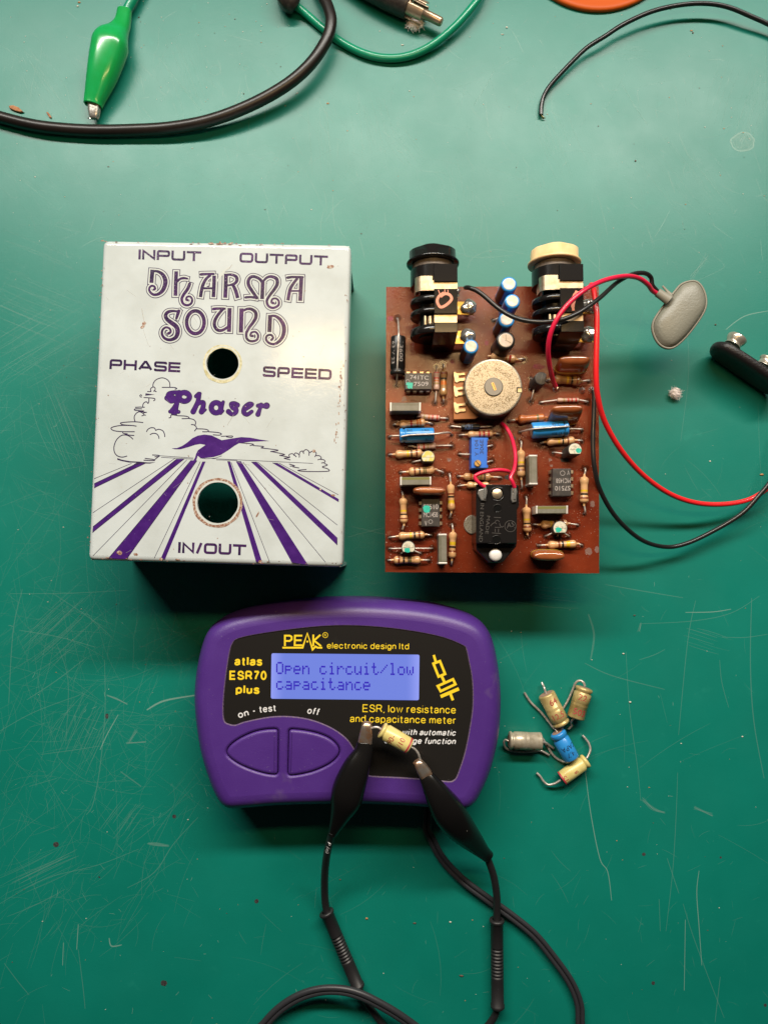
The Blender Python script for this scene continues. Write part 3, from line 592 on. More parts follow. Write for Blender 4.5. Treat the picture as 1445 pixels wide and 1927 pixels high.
for q in ROAD[:3]+ROAD[4:]:
    for i, j in ((1, 0), (2, 3)): t.ribbon(sp(A8, [q[i], q[j]], ZI+.008), wd(A8, 3.4), ZI+.008)
LC = [[(580, 185), (585, 140), (620, 95), (690, 72), (750, 90), (785, 130), (790, 188)], [(690, 190), (780, 190), (850, 192), (875, 205), (850, 213)], [(510, 240), (555, 240), (550, 210), (580, 185), (605, 195), (605, 225), (585, 240)], [(590, 230), (625, 245)], [(415, 298), (428, 282), (445, 292)], [(418, 305), (445, 310)],
 [(465, 315), (590, 325), (603, 345), (585, 357)], [(530, 325), (530, 360), (520, 388), (500, 368), (470, 380), (455, 410), (455, 438)], [(430, 435), (480, 435)], [(360, 437), (430, 432)], [(445, 455), (370, 455), (350, 465), (370, 475), (470, 480)], [(505, 500), (470, 495), (430, 488), (380, 505), (350, 550), (355, 600), (368, 618)], [(400, 485), (450, 505), (470, 530), (440, 542)], [(470, 530), (492, 535)], [(462, 505), (500, 498)],
 [(460, 625), (350, 615), (220, 622), (178, 633), (215, 652), (330, 662), (378, 670)], [(330, 662), (200, 660), (100, 675), (62, 697), (100, 725), (200, 737), (355, 738)], [(205, 740), (215, 757), (268, 765)], [(230, 770), (290, 780), (350, 785)], [(335, 832), (300, 800), (250, 780), (190, 785), (130, 840), (100, 920), (105, 990), (140, 1035), (200, 1052), (262, 1038)],
 [(570, 1025), (650, 1030), (655, 1042), (600, 1048)], [(655, 1042), (630, 1060), (600, 1085)], [(480, 1068), (580, 1080), (592, 1095), (465, 1090)], [(500, 740), (520, 707), (560, 688), (600, 695), (615, 725)], [(615, 722), (650, 708), (700, 725), (722, 765), (727, 803)], [(543, 775), (580, 758), (625, 765), (650, 795), (655, 825)],
 [(775, 567), (800, 560), (808, 530), (880, 538)], [(810, 528), (880, 530)], [(880, 540), (980, 545), (1025, 560), (1010, 574), (935, 577)], [(1020, 574), (1080, 587), (1108, 620), (1100, 658)], [(1050, 650), (1090, 655), (1118, 690), (1092, 732)], [(1120, 702), (1220, 706), (1265, 722), (1250, 738), (1190, 738)], [(1262, 738), (1380, 748), (1425, 765), (1400, 780), (1320, 776)]]
LA = [[(740, 350), (800, 348), (797, 356), (768, 352)], [(840, 385), (915, 392), (897, 401)], [(913, 400), (970, 405), (957, 413)], [(958, 413), (1050, 425), (1008, 433)], [(1010, 432), (1085, 448), (1057, 453)], [(1058, 453), (1112, 465), (1083, 469), (1118, 478)], [(1115, 465), (1110, 450), (1130, 445), (1150, 462)], [(1135, 455), (1145, 440), (1165, 450), (1165, 465)], [(1165, 455), (1170, 435), (1185, 430), (1190, 445)], [(1184, 438), (1200, 422), (1218, 432), (1218, 455)], [(1217, 442), (1240, 430), (1258, 442), (1250, 462)], [(1255, 455), (1276, 456), (1285, 470), (1265, 478)], [(1280, 475), (1300, 478), (1305, 490), (1285, 495)], [(1300, 497), (1318, 506), (1290, 515)], [(1110, 500), (1140, 510), (1115, 512)], [(1130, 516), (1165, 522)], [(1290, 518), (1322, 528), (1318, 540), (1200, 541), (1158, 535), (1205, 530)]]
for F, LL, w in ((CLD, LC, 11), (A8, LA, 4.6)):
    for q in LL:
        P = crom([F(p)+(0,) for p in q], 5); t.ribbon([at(p, ZI+.01) for p in P], wd(F, w), ZI+.01)
for q in ([(490, 263), (602, 280), (484, 292)], [(140, 1065), (200, 1085), (300, 1103), (420, 1108), (520, 1118), (612, 1116), (540, 1132), (430, 1130), (390, 1148), (345, 1140), (380, 1120), (280, 1118), (190, 1100), (140, 1085)]):
    t.poly(sp(CLD, q, ZI+.012), ZI+.012)
t.build('cloud_print', M['line_ink'], enc)
# worn rims and chips
t = MB()
def ringpoly(c, r, w, z, mi, wob, n=56, s=0.0):
    P = [(c.x+(r*(1+wob*noise.noise((cos(a)*3+s, sin(a)*3, s))))*cos(a), c.y+(r*(1+wob*noise.noise((cos(a)*3+s, sin(a)*3, s))))*sin(a)) for a in [2*pi*i/n for i in range(n)]]
    t.ribbon(P, [w*(1+.5*noise.noise((cos(2*pi*i/n)*2, sin(2*pi*i/n)*2, s+4))) for i in range(n)], z, mi, True)
k = mpp((415, 800), ZT)
ringpoly(h1-Vector((0, .35, 0)), r1+3.4*k, 6.5*k, ZI+.03, 1, .02, s=1); ringpoly(h1, r1+1.5*k, 2.2*k, ZI+.034, 2, .01, s=2)
ringpoly(h2, r2+5.8*k, 5.0*k, ZI+.034, 0, .02, s=3); ringpoly(h2, r2+2.3*k, 4.6*k, ZI+.03, 2, .005, s=5)
def blobm(p, r, mi=3, e=1.0, a0=0.0, z=ZI+.04):
    c = at(p, z); t.k += 1; zz = z+(t.k % 60)*1e-4; sd = rnd.random()*50; ca, sa = cos(a0), sin(a0); vs = []
    for i in range(11):
        a = 2*pi*i/11; q = r*k*(1+.5*noise.noise((cos(a)*2+sd, sin(a)*2, sd))); x, y = q*cos(a)*e, q*sin(a); vs.append((c.x+x*ca-y*sa, c.y+x*sa+y*ca, zz))
    t.add(vs, [tuple(range(11))], mi, False)
for _ in range(30):
    f = rnd.random(); blobm((193+f*465, 454+f*9+rnd.gauss(0, 1.2)), rnd.uniform(.4, 1.1), 3, rnd.uniform(1, 4))
for _ in range(10): blobm((422+rnd.gauss(0, 15), 458.5+rnd.gauss(0, 1.5)), rnd.uniform(.8, 2), 0, rnd.uniform(1, 3))
for _ in range(26):
    f = rnd.random(); blobm((168+f*476, 1050+f*12+rnd.gauss(0, 1.4)), rnd.uniform(.4, 1.1), 3, rnd.uniform(1, 4))
for _ in range(24):
    f = rnd.random(); blobm((195-f*28+rnd.gauss(0, 1.5), 460+f*585), rnd.uniform(.6, 1.6), 3, rnd.uniform(.6, 1.2), 1.5)
for _ in range(44):
    f = rnd.random()**1.3; blobm((644-f*13+rnd.gauss(0, 2.2), 675+f*170), rnd.uniform(.4, 1.4), 0, rnd.uniform(1, 3), 1.6)
for _ in range(16):
    f = rnd.random(); blobm((655-f*12+rnd.gauss(0, 1.5), 480+f*560), rnd.uniform(.5, 1.4), 3, 1, 0)
for _ in range(46): blobm((rnd.uniform(185, 640), rnd.uniform(470, 1045)), rnd.uniform(.35, .9), rnd.choice((0, 3, 4)), rnd.uniform(1, 2), rnd.uniform(0, 3))
for x, y, r, e, a in ((272, 609, 3.5, 1.2, .9), (269, 615, 2.5, 1.6, .5), (225, 1040, 4, 1.2, 0), (256, 1043, 2.5, 1.6, 0), (303, 1052, 3, 1, 0), (490, 1057, 3, 1, 0), (485, 968, 1.5, 4, 1.1), (603, 921, 2, 1, 0), (622, 502, 3.5, 2, .1), (591, 849, 3, 1, 0), (627, 932, 2, 2, 0)): blobm((x, y), r, 0, e, a)
def hair(p, q, w, mi): t.ribbon([at(p, ZI+.038), at(q, ZI+.038)], w, ZI+.038, mi)
hair((267, 580), (272, 606), .22, 4); hair((270, 620), (280, 650), .12, 4); hair((448, 1000-130), (470, 875), .2, 4); hair((428, 800), (440, 780), .2, 4); hair((419, 512), (432, 503), .6, 5); hair((412, 520), (425, 508), .6, 5); hair((408, 530), (420, 514), .5, 5); hair((432, 505), (437, 498), .3, 4)
for _ in range(26):
    x, y, a, l = rnd.uniform(190, 640), rnd.uniform(470, 1040), rnd.uniform(0, pi), rnd.uniform(5, 25); hair((x, y), (x+l*cos(a), y+l*sin(a)), rnd.uniform(.05, .12), 6)
M['scuff'] = mat('scuff', (.45, .41, .36), .5, alpha=.35)
t.build('wear_mark', [M['rust'], M['brass_wear'], M['paint_clean'], M['chip'], M['scuff'], M['paint_clean'], M['scuff']], enc)

# ------------------------------------------------------------------ the circuit board
ZB = 22.0
K6 = frame(700, 740, 930, 1090, 1266); K7 = frame(910, 740, 1150, 1090, 1321); K5 = frame(700, 430, 1150, 760); Q = frame(840, 650, 1140, 830); R = frame(720, 590, 900, 780)
J1 = frame(740, 440, 940, 670); J2 = frame(970, 440, 1150, 670); SW = frame(860, 780, 1000, 1070, 930); SN = frame(1130, 480, 1445, 800); CP = frame(930, 1260, 1140, 1500)
bq = [at(p, ZB) for p in ((724.6, 1076.5), (1126.8, 1079), (1126, 538.5), (726.6, 540))]
board = thing('circuit_board', 'brown circuit board crowded with resistors and capacitors, standing beside the white enclosure', 'circuit board', ((bq[0].x+bq[1].x)/2, (bq[0].y+bq[2].y)/2, 0))
bm = MB()
edge = []
for i in range(4):                                   # slightly nibbled outline
    a, c = bq[i], bq[(i+1) % 4]; n_ = 60
    for j in range(n_):
        p = a.lerp(c, j/n_); d = (c-a).normalized(); w_ = rnd.gauss(0, .035) if j else 0
        edge.append((p.x-d.y*w_, p.y+d.x*w_))
bm.prism(edge, ZB-1.6, ZB, 0, 1, 0)
BP = lambda F, p, dz=0.0: at(F(p), ZB+dz)
bm.k = 0
def hole(F, p, r=.42):
    c = BP(F, p); bm.k += 1; flux_at(c); bm.disc((c.x, c.y, ZB+.015+(bm.k % 200)*2e-5), r, 12, 2)
def flux_at(c):
    "rosin halo and spatter around a soldered hole"
    sd = rnd.random()*60; q = rnd.uniform(.8, 1.5)
    bm.add([(c.x+q*(1+.5*noise.noise((cos(t)*1.6+sd, sin(t)*1.6, sd)))*cos(t), c.y+q*(1+.5*noise.noise((cos(t)*1.6, sin(t)*1.6+sd, sd)))*sin(t), ZB+.004+(bm.k % 90)*5e-5) for t in [2*pi*i/20 for i in range(20)]], [tuple(range(20))], 6, False)
    for _ in range(9):
        x, y, r = c.x+rnd.gauss(0, 1.6), c.y+rnd.gauss(0, 1.6), rnd.uniform(.05, .17)
        if bq[0].x+.3 < x < bq[1].x-.3 and bq[0].y+.3 < y < bq[2].y-.3: bm.icos((x, y, ZB), r, .5, 2, 5, 4, (1, 1, .5), rnd.random()*50)
def mark(F, p, r, mi, n=9, e=1.0):
    c = BP(F, p); q = r/F.s*mpp(F(p), ZB); bm.k += 1; sd = rnd.random()*40
    bm.add([(c.x+q*e*(1+.6*noise.noise((cos(t)*1.5+sd, sin(t)*1.5, sd)))*cos(t), c.y+q*(1+.6*noise.noise((cos(t)*1.5, sin(t)*1.5+sd, sd)))*sin(t), ZB+.012+(bm.k % 200)*2e-5) for t in [2*pi*i/18 for i in range(18)]], [tuple(range(18))], mi, False)
for p, r, mi, e in (((330, 65), 26, 4, 1.3), ((795, 690), 20, 4, 1)): mark(K6, p, r, mi, e=e)
for p, r, mi, e in (((685, 690), 16, 4, 1), ((1125, 1150), 30, 4, 1), ((1085, 1640), 34, 4, 1.3), ((1170, 1620), 34, 4, .7), ((700, 750), 14, 4, 1), ((250, 870), 24, 2, 1.3), ((310, 470), 22, 2, 1.2), ((840, 690), 26, 2, 1.8), ((480, 85), 14, 2, 1)): mark(K7, p, r, mi, e=e)
for p, r, e in (((825, 190), 26, 1.6), ((880, 195), 14, 1), ((50, 145), 16, 1), ((800, 180), 10, 1), ((850, 210), 10, 1)): mark(Q, p, r, 3, e=e)
for p, r in (((690, 690), 14), ((485, 800), 16), ((110, 545), 18)): mark(K5, p, r, 3)
def leadpath(pa, la, dz):
    c = Vector((la.x, la.y, ZB)); d = Vector((c.x-pa.x, c.y-pa.y, 0)); L = d.length; d.normalize(); h = pa.z-ZB
    k = min(.8, L*.4); e = c-d*k
    return [pa, pa.lerp(Vector((e.x, e.y, pa.z)), .6), Vector((e.x, e.y, pa.z-.03*h)), Vector((c.x-d.x*k*.15, c.y-d.y*k*.15, ZB+h*.55)), Vector((c.x, c.y, ZB-.4))]
DOG = [(0, .28), (.02, .55), (.05, .82), (.09, .96), (.14, 1), (.20, .98), (.25, .90), (.30, .82), (.36, .80), (.64, .80), (.70, .82), (.75, .90), (.80, .98), (.86, 1), (.91, .96), (.95, .82), (.98, .55), (1, .28)]
SLIM = [(0, .25), (.02, .8), (.05, .95), (.12, 1), (.2, .98), (.26, .9), (.74, .9), (.8, .98), (.88, 1), (.95, .95), (.98, .8), (1, .25)]
def interp(P, t):
    for (a, x), (b_, y) in zip(P, P[1:]):
        if a <= t <= b_: return x+(y-x)*(t-a)/max(1e-9, b_-a)
    return P[-1][1]
def res(F, la, ba, bb, lb, hw, bands, base='tan', prof_=DOG, name='resistor', lift=.15, fillet=True):
    rr = hw/F.s*mpp(F(ba), ZB+2); z = ZB+rr+lift
    a, c = at(F(ba), z), at(F(bb), z); L = (c-a).length; ax = (c-a)/L; o = MB()
    mats = [M[base]]+[M['band_'+k] for _, k in bands]; N_ = 56
    ts = [i/N_ for i in range(N_+1)]; half = .033
    def mf(j):
        t = (ts[j]+ts[j+1])/2
        for i, (bt, _) in enumerate(bands):
            if abs(t-bt) < half: return i+1
        return 0
    o.lathe(a, ax, [(t*L, rr*interp(prof_, t)*(1+.02*noise.noise((t*4, L, rr*9)))) for t in ts], 18, 0, mf)
    for (p, s_) in ((a, -1), (c, 1)):
        if fillet: o.lathe(p-ax*s_*.15, ax*s_, [(0, rr*.34), (.5, rr*.27), (1.0, .34)], 12, 0)
    ob = o.build(name, mats, board)
    for p, l, s_ in ((a, la, -1), (c, lb, 1)):
        if l is None: continue
        hole(F, l); w_ = MB(); w_.tube(leadpath(p+ax*s_*.2, BP(F, l), 0), .29, 8, 0, 4); w_.build('lead', M['lead'], ob)
    return ob
Y, K_, N_b, Rd, O_, Gd = 'y', 'k', 'n', 'r', 'o', 'g'
std = lambda a=.47, c=.60, d=.78: [(a, 'y'), (c, 'k'), (d, 'n')]
res(K6, (462, 250), (498, 242), (702, 257), (782, 267), 30, [(.22, 'g'), (.45, 'o'), (.62, 'r'), (.86, 'r')], 'pink', SLIM)
res(K6, (222, 328), (278, 322), (552, 300), (622, 322), 42, [(.47, 'r'), (.70, 'o'), (.80, 'o')])
res(K6, (378, 548), (462, 556), (658, 545), (828, 547), 34, [(.10, 'r'), (.38, 'r'), (.58, 'g')], 'pink', SLIM)
res(K6, (176, 640), (238, 634), (522, 620), None, 44, std(.46, .60, .78))
res(K6, (293, 822), (378, 814), (648, 790), (735, 825), 43, [(.23, 'n'), (.42, 'k'), (.58, 'v'), (.65, 'v')])
res(K6, (800, 838), (814, 942), (820, 1218), (805, 1288), 40, [(.37, 'n'), (.48, 'k'), (.64, 'y'), (.70, 'y')])
res(K6, (312, 1025), (322, 1082), (330, 1348), (315, 1412), 42, [(.52, 'y'), (.65, 'k'), (.81, 'n')])
res(K6, (180, 1494), (272, 1482), (548, 1464), (615, 1470), 42, std(.47, .61, .78))
res(K6, (168, 1730), (222, 1728), (505, 1728), (592, 1728), 43, [(.20, 'n'), (.38, 'k'), (.55, 'd'), (.62, 'v')])
res(K6, (826, 1356), (838, 1435), (826, 1712), (820, 1775), 42, [(.40, 'y'), (.46, 'y'), (.57, 'k'), (.73, 'n')])
res(SW, (30, 262), (128, 252), (452, 238), (522, 252), 46, [(.47, 'r'), (.63, 'r'), (.80, 'r')])
res(SW, (10, 775), (78, 775), (422, 780), (545, 792), 46, [(.27, 'o'), (.62, 'g'), (.76, 'd')])
res(SW, (13, 896), (118, 882), (400, 885), None, 44, [(.3, 'g')])
res(Q, (848, 520), (1000, 497), (1200, 496), (1278, 515), 21, [(.3, 'g'), (.50, 'r'), (.66, 'r'), (.84, 'r')], 'pink', SLIM)
res(Q, (560, 690), (642, 672), (892, 655), (955, 676), 40, [(.72, 'v')], 'orange_body')
res(K7, (588, 517), (648, 505), (942, 488), (1015, 497), 43, [(.42, 'y'), (.56, 'k'), (.74, 'n')])
res(K7, (382, 500), (383, 588), (388, 872), (390, 988), 42, [(.46, 'y'), (.60, 'k'), (.74, 'n')])
res(K7, (1042, 780), (1040, 862), (1037, 1142), (1040, 1248), 46, [(.53, 'y'), (.66, 'k'), (.80, 'n')])
res(K7, (435, 1075), (440, 1178), (450, 1442), (450, 1485), 45, [(.50, 'y'), (.65, 'k'), (.78, 'n')])
res(K7, (513, 1360), (588, 1362), (868, 1350), (972, 1366), 43, [(.38, 'y'), (.52, 'k'), (.8, 'n')])
res(K7, (565, 1577), (662, 1572), (960, 1560), (1015, 1575), 43, [(.37, 'n'), (.50, 'k'), (.66, 'y'), (.72, 'y')])
res(R, (815, 800), (816, 882), (808, 1162), (790, 1352), 48, [(.06, 'r'), (.36, 'r'), (.50, 'o'), (.64, 'g')], 'pink', SLIM)
res(R, (912, 770), (925, 855), (915, 1255), (915, 1350), 57, [(.14, 'n'), (.34, 'k'), (.47, 'o'), (.53, 'o')], 'ochre')
res(Q, None, (400, 98), (628, 128), (705, 130), 38, [(.6, 'o'), (.75, 'r')])
res(Q, (905, 322), (972, 308), (1212, 326), (1290, 325), 44, [(.50, 'y'), (.66, 'k'), (.85, 'n')], 'ochre')
# black diode
d_ = res(K6, (815, 345), (925, 352), (1112, 350), (1240, 347), 30, [], 'black', [(0, .9), (.03, 1), (.97, 1), (1, .9)], 'diode', .15, False)
pa, pb = at(K6((925, 352)), ZB+2), at(K6((1112, 350)), ZB+2); t = MB(); wraptxt(t, 'A2B F', pa, pb-pa, 1.0, 1.6, 1.22, .1, 0, 2.6); t.build('lettering', mat('blue_print', (.10, .16, .30), .5), d_)
# ---- axial cans
def can(F, a_, b_, hw, mats, z, name, parent, groove=.12, n=28, bung=None, body_only=False, root=False, label=None, cat=None, grp=None, origin=None, asp=1.0):
    a, c = at(F(a_), z), at(F(b_), z); L = (c-a).length; ax = (c-a)/L; r = hw/F.s*mpp(F(a_), z); o = MB()
    P = [(0, r*.78), (.12, r*.92), (.35, r)]
    if groove: P += [(L*groove-.35, r), (L*groove-.1, r*.88), (L*groove+.25, r*.88), (L*groove+.5, r)]
    P += [(L-.35, r), (L-.12, r*.95), (L, r*.82)]
    o.lathe(a, ax, P, n, 0, None, 1.0, True, True, 1)
    o.lathe(a+ax*.02, -ax, [(0, r*.7), (.05, r*.7)], n, 1)
    return o, a, c, ax, r, L
def axial(F, a_, b_, hw, body, z, lead_paths, printing, name='axial_capacitor'):
    o, a, c, ax, r, L = can(F, a_, b_, hw, None, z, name, board)
    ob = o.build(name, [M[body], M['capend']], board)
    for pts in lead_paths: w_ = MB(); w_.tube(pts, .3, 8, 0, 5); w_.build('lead', M['lead'], ob)
    if printing: t = MB(); printing(t, a, ax, r, L); t.build('lettering', M['ink_black' if body != 'black' else 'ink_grey'], ob)
    return ob
r_ = 75/K6.s*mpp(K6((285, 440)), ZB+2.5); zc = ZB+r_+.1
e = at(K6((285, 440)), zc)
for h_ in ((178, 455), (824, 432)): hole(K6, h_)
axial(K6, (285, 440), (640, 432), 75, 'blue', zc, [leadpath(e, BP(K6, (178, 455)), 0), [at(K6((300, 450)), zc+r_*1.02), at(K6((400, 432)), zc+r_+.5), at(K6((640, 422)), zc+r_+.5), at(K6((740, 410)), zc+r_), at(K6((800, 408)), zc+.6), at(K6((824, 432)), ZB-.2)]],
      lambda t, a, ax, r, L: (wraptxt(t, '55', a, ax, 1.2, 1.0, r, .75, 0, 1.1), wraptxt(t, '85°C', a, ax, L-2.9, 1.0, r, .8, 0, 2.0), wraptxt(t, '13 860', a, ax, .9, .9, r, -.62, 0, 3.2), wraptxt(t, '13 860', a, ax, L*.6, .9, r, -.58, 0, 2.9)))
r_ = 72/Q.s*mpp(Q((770, 770)), ZB+2.5); zc = ZB+r_+.1; e = at(Q((1095, 755)), zc)
for h_ in ((662, 786), (1225, 772)): hole(Q, h_)
axial(Q, (1097, 752), (768, 772), 72, 'blue', zc, [leadpath(e, BP(Q, (1225, 772)), 0), [at(Q((1110, 735)), zc+r_*.9), at(Q((1060, 736)), zc+r_+.4), at(Q((900, 748)), zc+r_+.5), at(Q((780, 758)), zc+r_+.1), at(Q((700, 775)), zc-.4), at(Q((662, 786)), ZB-.2)]],
      lambda t, a, ax, r, L: (wraptxt(t, '85°C', a, ax, 5.6, 1.0, r, .5, 0, 2.6, -1), wraptxt(t, '038 13', a, ax, 5.8, .9, r, -.75, 0, 3.2, -1), wraptxt(t, '35', a, ax, 1.8, .9, r, .6, 0, 1.1, -1), wraptxt(t, '038', a, ax, 2.0, .9, r, -.75, 0, 1.3, -1)))
r_ = 112/R.s*mpp(R((230, 600)), ZB+3); zc = ZB+r_+.1
for h_ in ((220, 75), (205, 1090)): hole(R, h_, .5)
axial(R, (226, 930), (236, 352), 112, 'black', zc, [[at(R((220, 78)), ZB-.2), at(R((232, 100)), ZB+2.5), at(R((242, 250)), zc+r_*.7), at(R((240, 360)), zc+r_+.35), at(R((222, 780)), zc+r_+.35), at(R((220, 900)), zc+r_*.6), at(R((215, 1000)), ZB+2), at(R((205, 1090)), ZB-.2)]],
      lambda t, a, ax, r, L: (wraptxt(t, '13600', a, ax, L-2.2, 1.3, r, .42, 0, 6.6, -1), wraptxt(t, '63 V 23', a, ax, L-2, 1.1, r, -.72, 0, 7.5, -1)), )
# ---- standing electrolytics
def radial(F, top, rr_, h, body, bandcol, capm='silver', vent=False, lean=(0, 0)):
    c = at(F(top), ZB+h); r = rr_/F.s*mpp(F(top), ZB+h); o = MB(); ax = Vector((-lean[0], -lean[1], h)).normalized()
    base = Vector((c.x, c.y, ZB+h))-ax*h
    o.lathe(base, ax, [(0.2, r*.9), (.5, r), (1.6, r), (1.9, r*.93), (2.2, r), (h-.6, r), (h-.25, r*.96), (h-.03, r*.86), (h, r*.74)], 30, 0, up=(0, 1, 0))
    n = 30
    ob = o.build('electrolytic_capacitor', [M[body]], board)
    t = MB(); t.lathe(base, ax, [(h, r*.74), (h+.03, r*.72), (h+.02, r*.6)], 30, 0, up=(0, 1, 0)); t.disc((c.x, c.y, c.z+.04), r*.70, 24, 0)
    if vent:
        for q in ((0, 1), (.87, -.5), (-.87, -.5)): t.ribbon([(c.x, c.y), (c.x+q[0]*r*.6, c.y+q[1]*r*.6)], .12, c.z+.05, 1)
    t.build('can_top', [M[capm], M['black']], ob)
    s_ = MB(); A0 = bandcol[1]
    P = []
    for zz in (.6, 1.6, 2.3, h-.5):
        P.append([base+ax*zz+Vector((cos(A0+k*.12), sin(A0+k*.12), 0))*(r+.03) for k in range(-4, 5)])
    for i in range(3):
        for k in range(8): s_.add([P[i][k], P[i][k+1], P[i+1][k+1], P[i+1][k]], [(0, 1, 2, 3)], 0)
    s_.build('stripe', M[bandcol[0]], ob)
    for sx in (-1, 1):
        w_ = MB(); w_.tube([base+Vector((sx*.9, 0, .3)), base+Vector((sx*.9, 0, -.3))], .25, 8, 0, 1); w_.build('lead', M['lead'], ob)
    return ob
M['capface'] = mat('aluminium_face', (.50, .43, .37), .45, .5, var=(.42, .35, .29), vscale=900)
for top, rr_, h, body in (((828, 335), 49, 11, 'blue'), ((848, 438), 47, 11, 'blue'), ((812, 549), 49, 10.5, 'blue'), ((598, 712), 46, 10.5, 'blue')):
    radial(K5, top, rr_, h, body, ('black' if top[0] != 848 else 'blue_dark', -2.6), 'capface', False, (-.3, -.7))
radial(K5, (808, 675), 58, 9.5, 'black', ('ink_grey', -.75), 'capface', True, (-.6, -.6))
hole(K5, (730, 556), .6)
w_ = MB(); w_.tube([BP(K5, (730, 556), .1), BP(K5, (750, 548), 1.0), BP(K5, (768, 540), .6)], .3, 8); w_.build('lead', M['lead'], board)
# ---- stacked film capacitors
def film(F, quad, h, vert=False, olive=None):
    q = [at(F(p), ZB+h) for p in quad]; a, b_, c, d = q            # TL TR BR BL at the top
    o = MB(); L = (b_-a) if not vert else (d-a)
    o.prism([(p.x, p.y) for p in q], ZB+.4, ZB+h, .18, 0)
    n = 22
    for i in range(1, n):                                          # the stacked layers show as fine ribs
        f = .06+.88*i/n
        if not vert: u, v = a.lerp(b_, f), d.lerp(c, f)
        else: u, v = a.lerp(d, f), b_.lerp(c, f)
        o.ribbon([u.lerp(v, .35), v.lerp(u, .08)], .09, ZB+h+.01, 1)
    if olive is not None:
        if not vert: o.poly([a.lerp(b_, .06).lerp(d, .05), b_.lerp(a, .06).lerp(c, .05), b_.lerp(a, .06).lerp(c, olive), a.lerp(b_, .06).lerp(d, olive)], ZB+h+.012, (), 2)
        else: o.poly([a.lerp(d, .06).lerp(b_, .04), a.lerp(d, .06).lerp(b_, olive), d.lerp(a, .06).lerp(c, olive), d.lerp(a, .06).lerp(c, .04)], ZB+h+.012, (), 2)
    ob = o.build('film_capacitor', [M['film_grey'], mat('film_rib', (.30, .28, .24), .4) if 'film_rib' not in bpy.data.materials else bpy.data.materials['film_rib'], M['film_olive']], board)
    for (p, q_, r_, s_) in (((a, d, d.lerp(c, .07), a.lerp(b_, .07)), (c, b_, b_.lerp(a, .07), c.lerp(d, .07))) if not vert else ((b_, a, a.lerp(d, .07), b_.lerp(c, .07)), (d, c, c.lerp(b_, .07), d.lerp(a, .07)))) if False else ():
        pass
    ends = ((a, a.lerp(b_, .05), d.lerp(c, .05), d), (b_.lerp(a, .05), b_, c, c.lerp(d, .05))) if not vert else ((a, b_, b_.lerp(c, .05), a.lerp(d, .05)), (d.lerp(a, .05), c.lerp(b_, .05), c, d))
    for e4 in ends:
        t = MB(); t.prism(offs([(p.x, p.y) for p in e4], -.06), ZB+.3, ZB+h+.05, .15, 0); t.build('end_cap', M['film_end'], ob)
    return ob
film(K6, ((186, 97), (505, 97), (503, 184), (186, 184)), 6.5)
film(K6, ((292, 868), (612, 866), (612, 948), (292, 952)), 6.5, False, .35)
film(K6, ((688, 1458), (772, 1458), (776, 1768), (690, 1768)), 6.5, True)
film(K7, ((468, 640), (552, 640), (556, 945), (470, 945)), 6.5, True, None)
film(K7, ((540, 1168), (870, 1166), (870, 1246), (540, 1246)), 6.5, False, .4)
# ---- dipped capacitors
def dipped(F, a_, b_, hw, h, stripe=None, tilt=0.0, thick=None):
    z = ZB+h*.62; a, c = at(F(a_), ZB+h), at(F(b_), ZB+h); ax = (c-a).normalized(); L = (c-a).length; sd = Vector((-ax.y, ax.x, 0)); r = hw/F.s*mpp(F(a_), ZB+h)
    rings = []; mid = (a+c)/2; n = 32
    lev = [(0, .62), (.05, .82), (.14, .95), (.35, 1.02), (.6, 1.02), (.76, .97), (.86, .88), (.93, .74), (.975, .54), (.995, .3), (1, .1)]
    for f, k in lev:
        rg = []
        for i in range(n):
            t = 2*pi*i/n; ex = 3.2; cx = abs(cos(t))**(2/ex)*(1 if cos(t) > 0 else -1); sy = abs(sin(t))**(2/2.6)*(1 if sin(t) > 0 else -1)
            lx = (L/2)*(1-.24*(1-k)) * cx; ly = r*k*sy
            sh = sd*(tilt*(1-f)*h)
            p = mid+ax*lx+sd*ly+sh; rg.append((p.x, p.y, ZB+.6+f*(h-.6)))
        rings.append(rg)
    o = MB(); o.loft(rings, 0)
    ob = o.build('dipped_capacitor', [M['brown_dip']], board)
    if stripe:
        f0 = stripe
        t = MB(); rg = []
        for f, g in ((f0-.045, .04), (f0-.02, .09), (f0+.02, .09), (f0+.045, .04)):
            k = interp(lev, f); row = []
            for i in range(n):
                a1 = 2*pi*i/n; ex = 3.2; cx = abs(cos(a1))**(2/ex)*(1 if cos(a1) > 0 else -1); sy = abs(sin(a1))**(2/2.6)*(1 if sin(a1) > 0 else -1)
                p = mid+ax*((L/2+g)*(1-.24*(1-k))*cx)+sd*((r*k+g)*sy)+sd*(tilt*(1-f)*h); row.append((p.x, p.y, ZB+.6+f*(h-.6)))
            rg.append(row)
        t.loft(rg, 0, True, False, False); t.build('stripe', M['yellow_line'], ob)
    for s_ in (-.35, .35):
        p = mid+ax*L*s_+sd*tilt*h; w_ = MB(); w_.tube([(p.x, p.y, ZB+1), (p.x, p.y, ZB-.3)], .28, 8, 0, 1); w_.build('lead', M['lead'], ob)
    return ob
dipped(K6, (425, 1003), (770, 1010), 46, 8)
dipped(K7, (512, 1685), (848, 1688), 55, 7, .5, .10)
dipped(Q, (1012, 120), (1312, 118), 50, 9, .42, -.34)
dipped(Q, (950, 565), (1245, 560), 42, 9, .14, -.38)
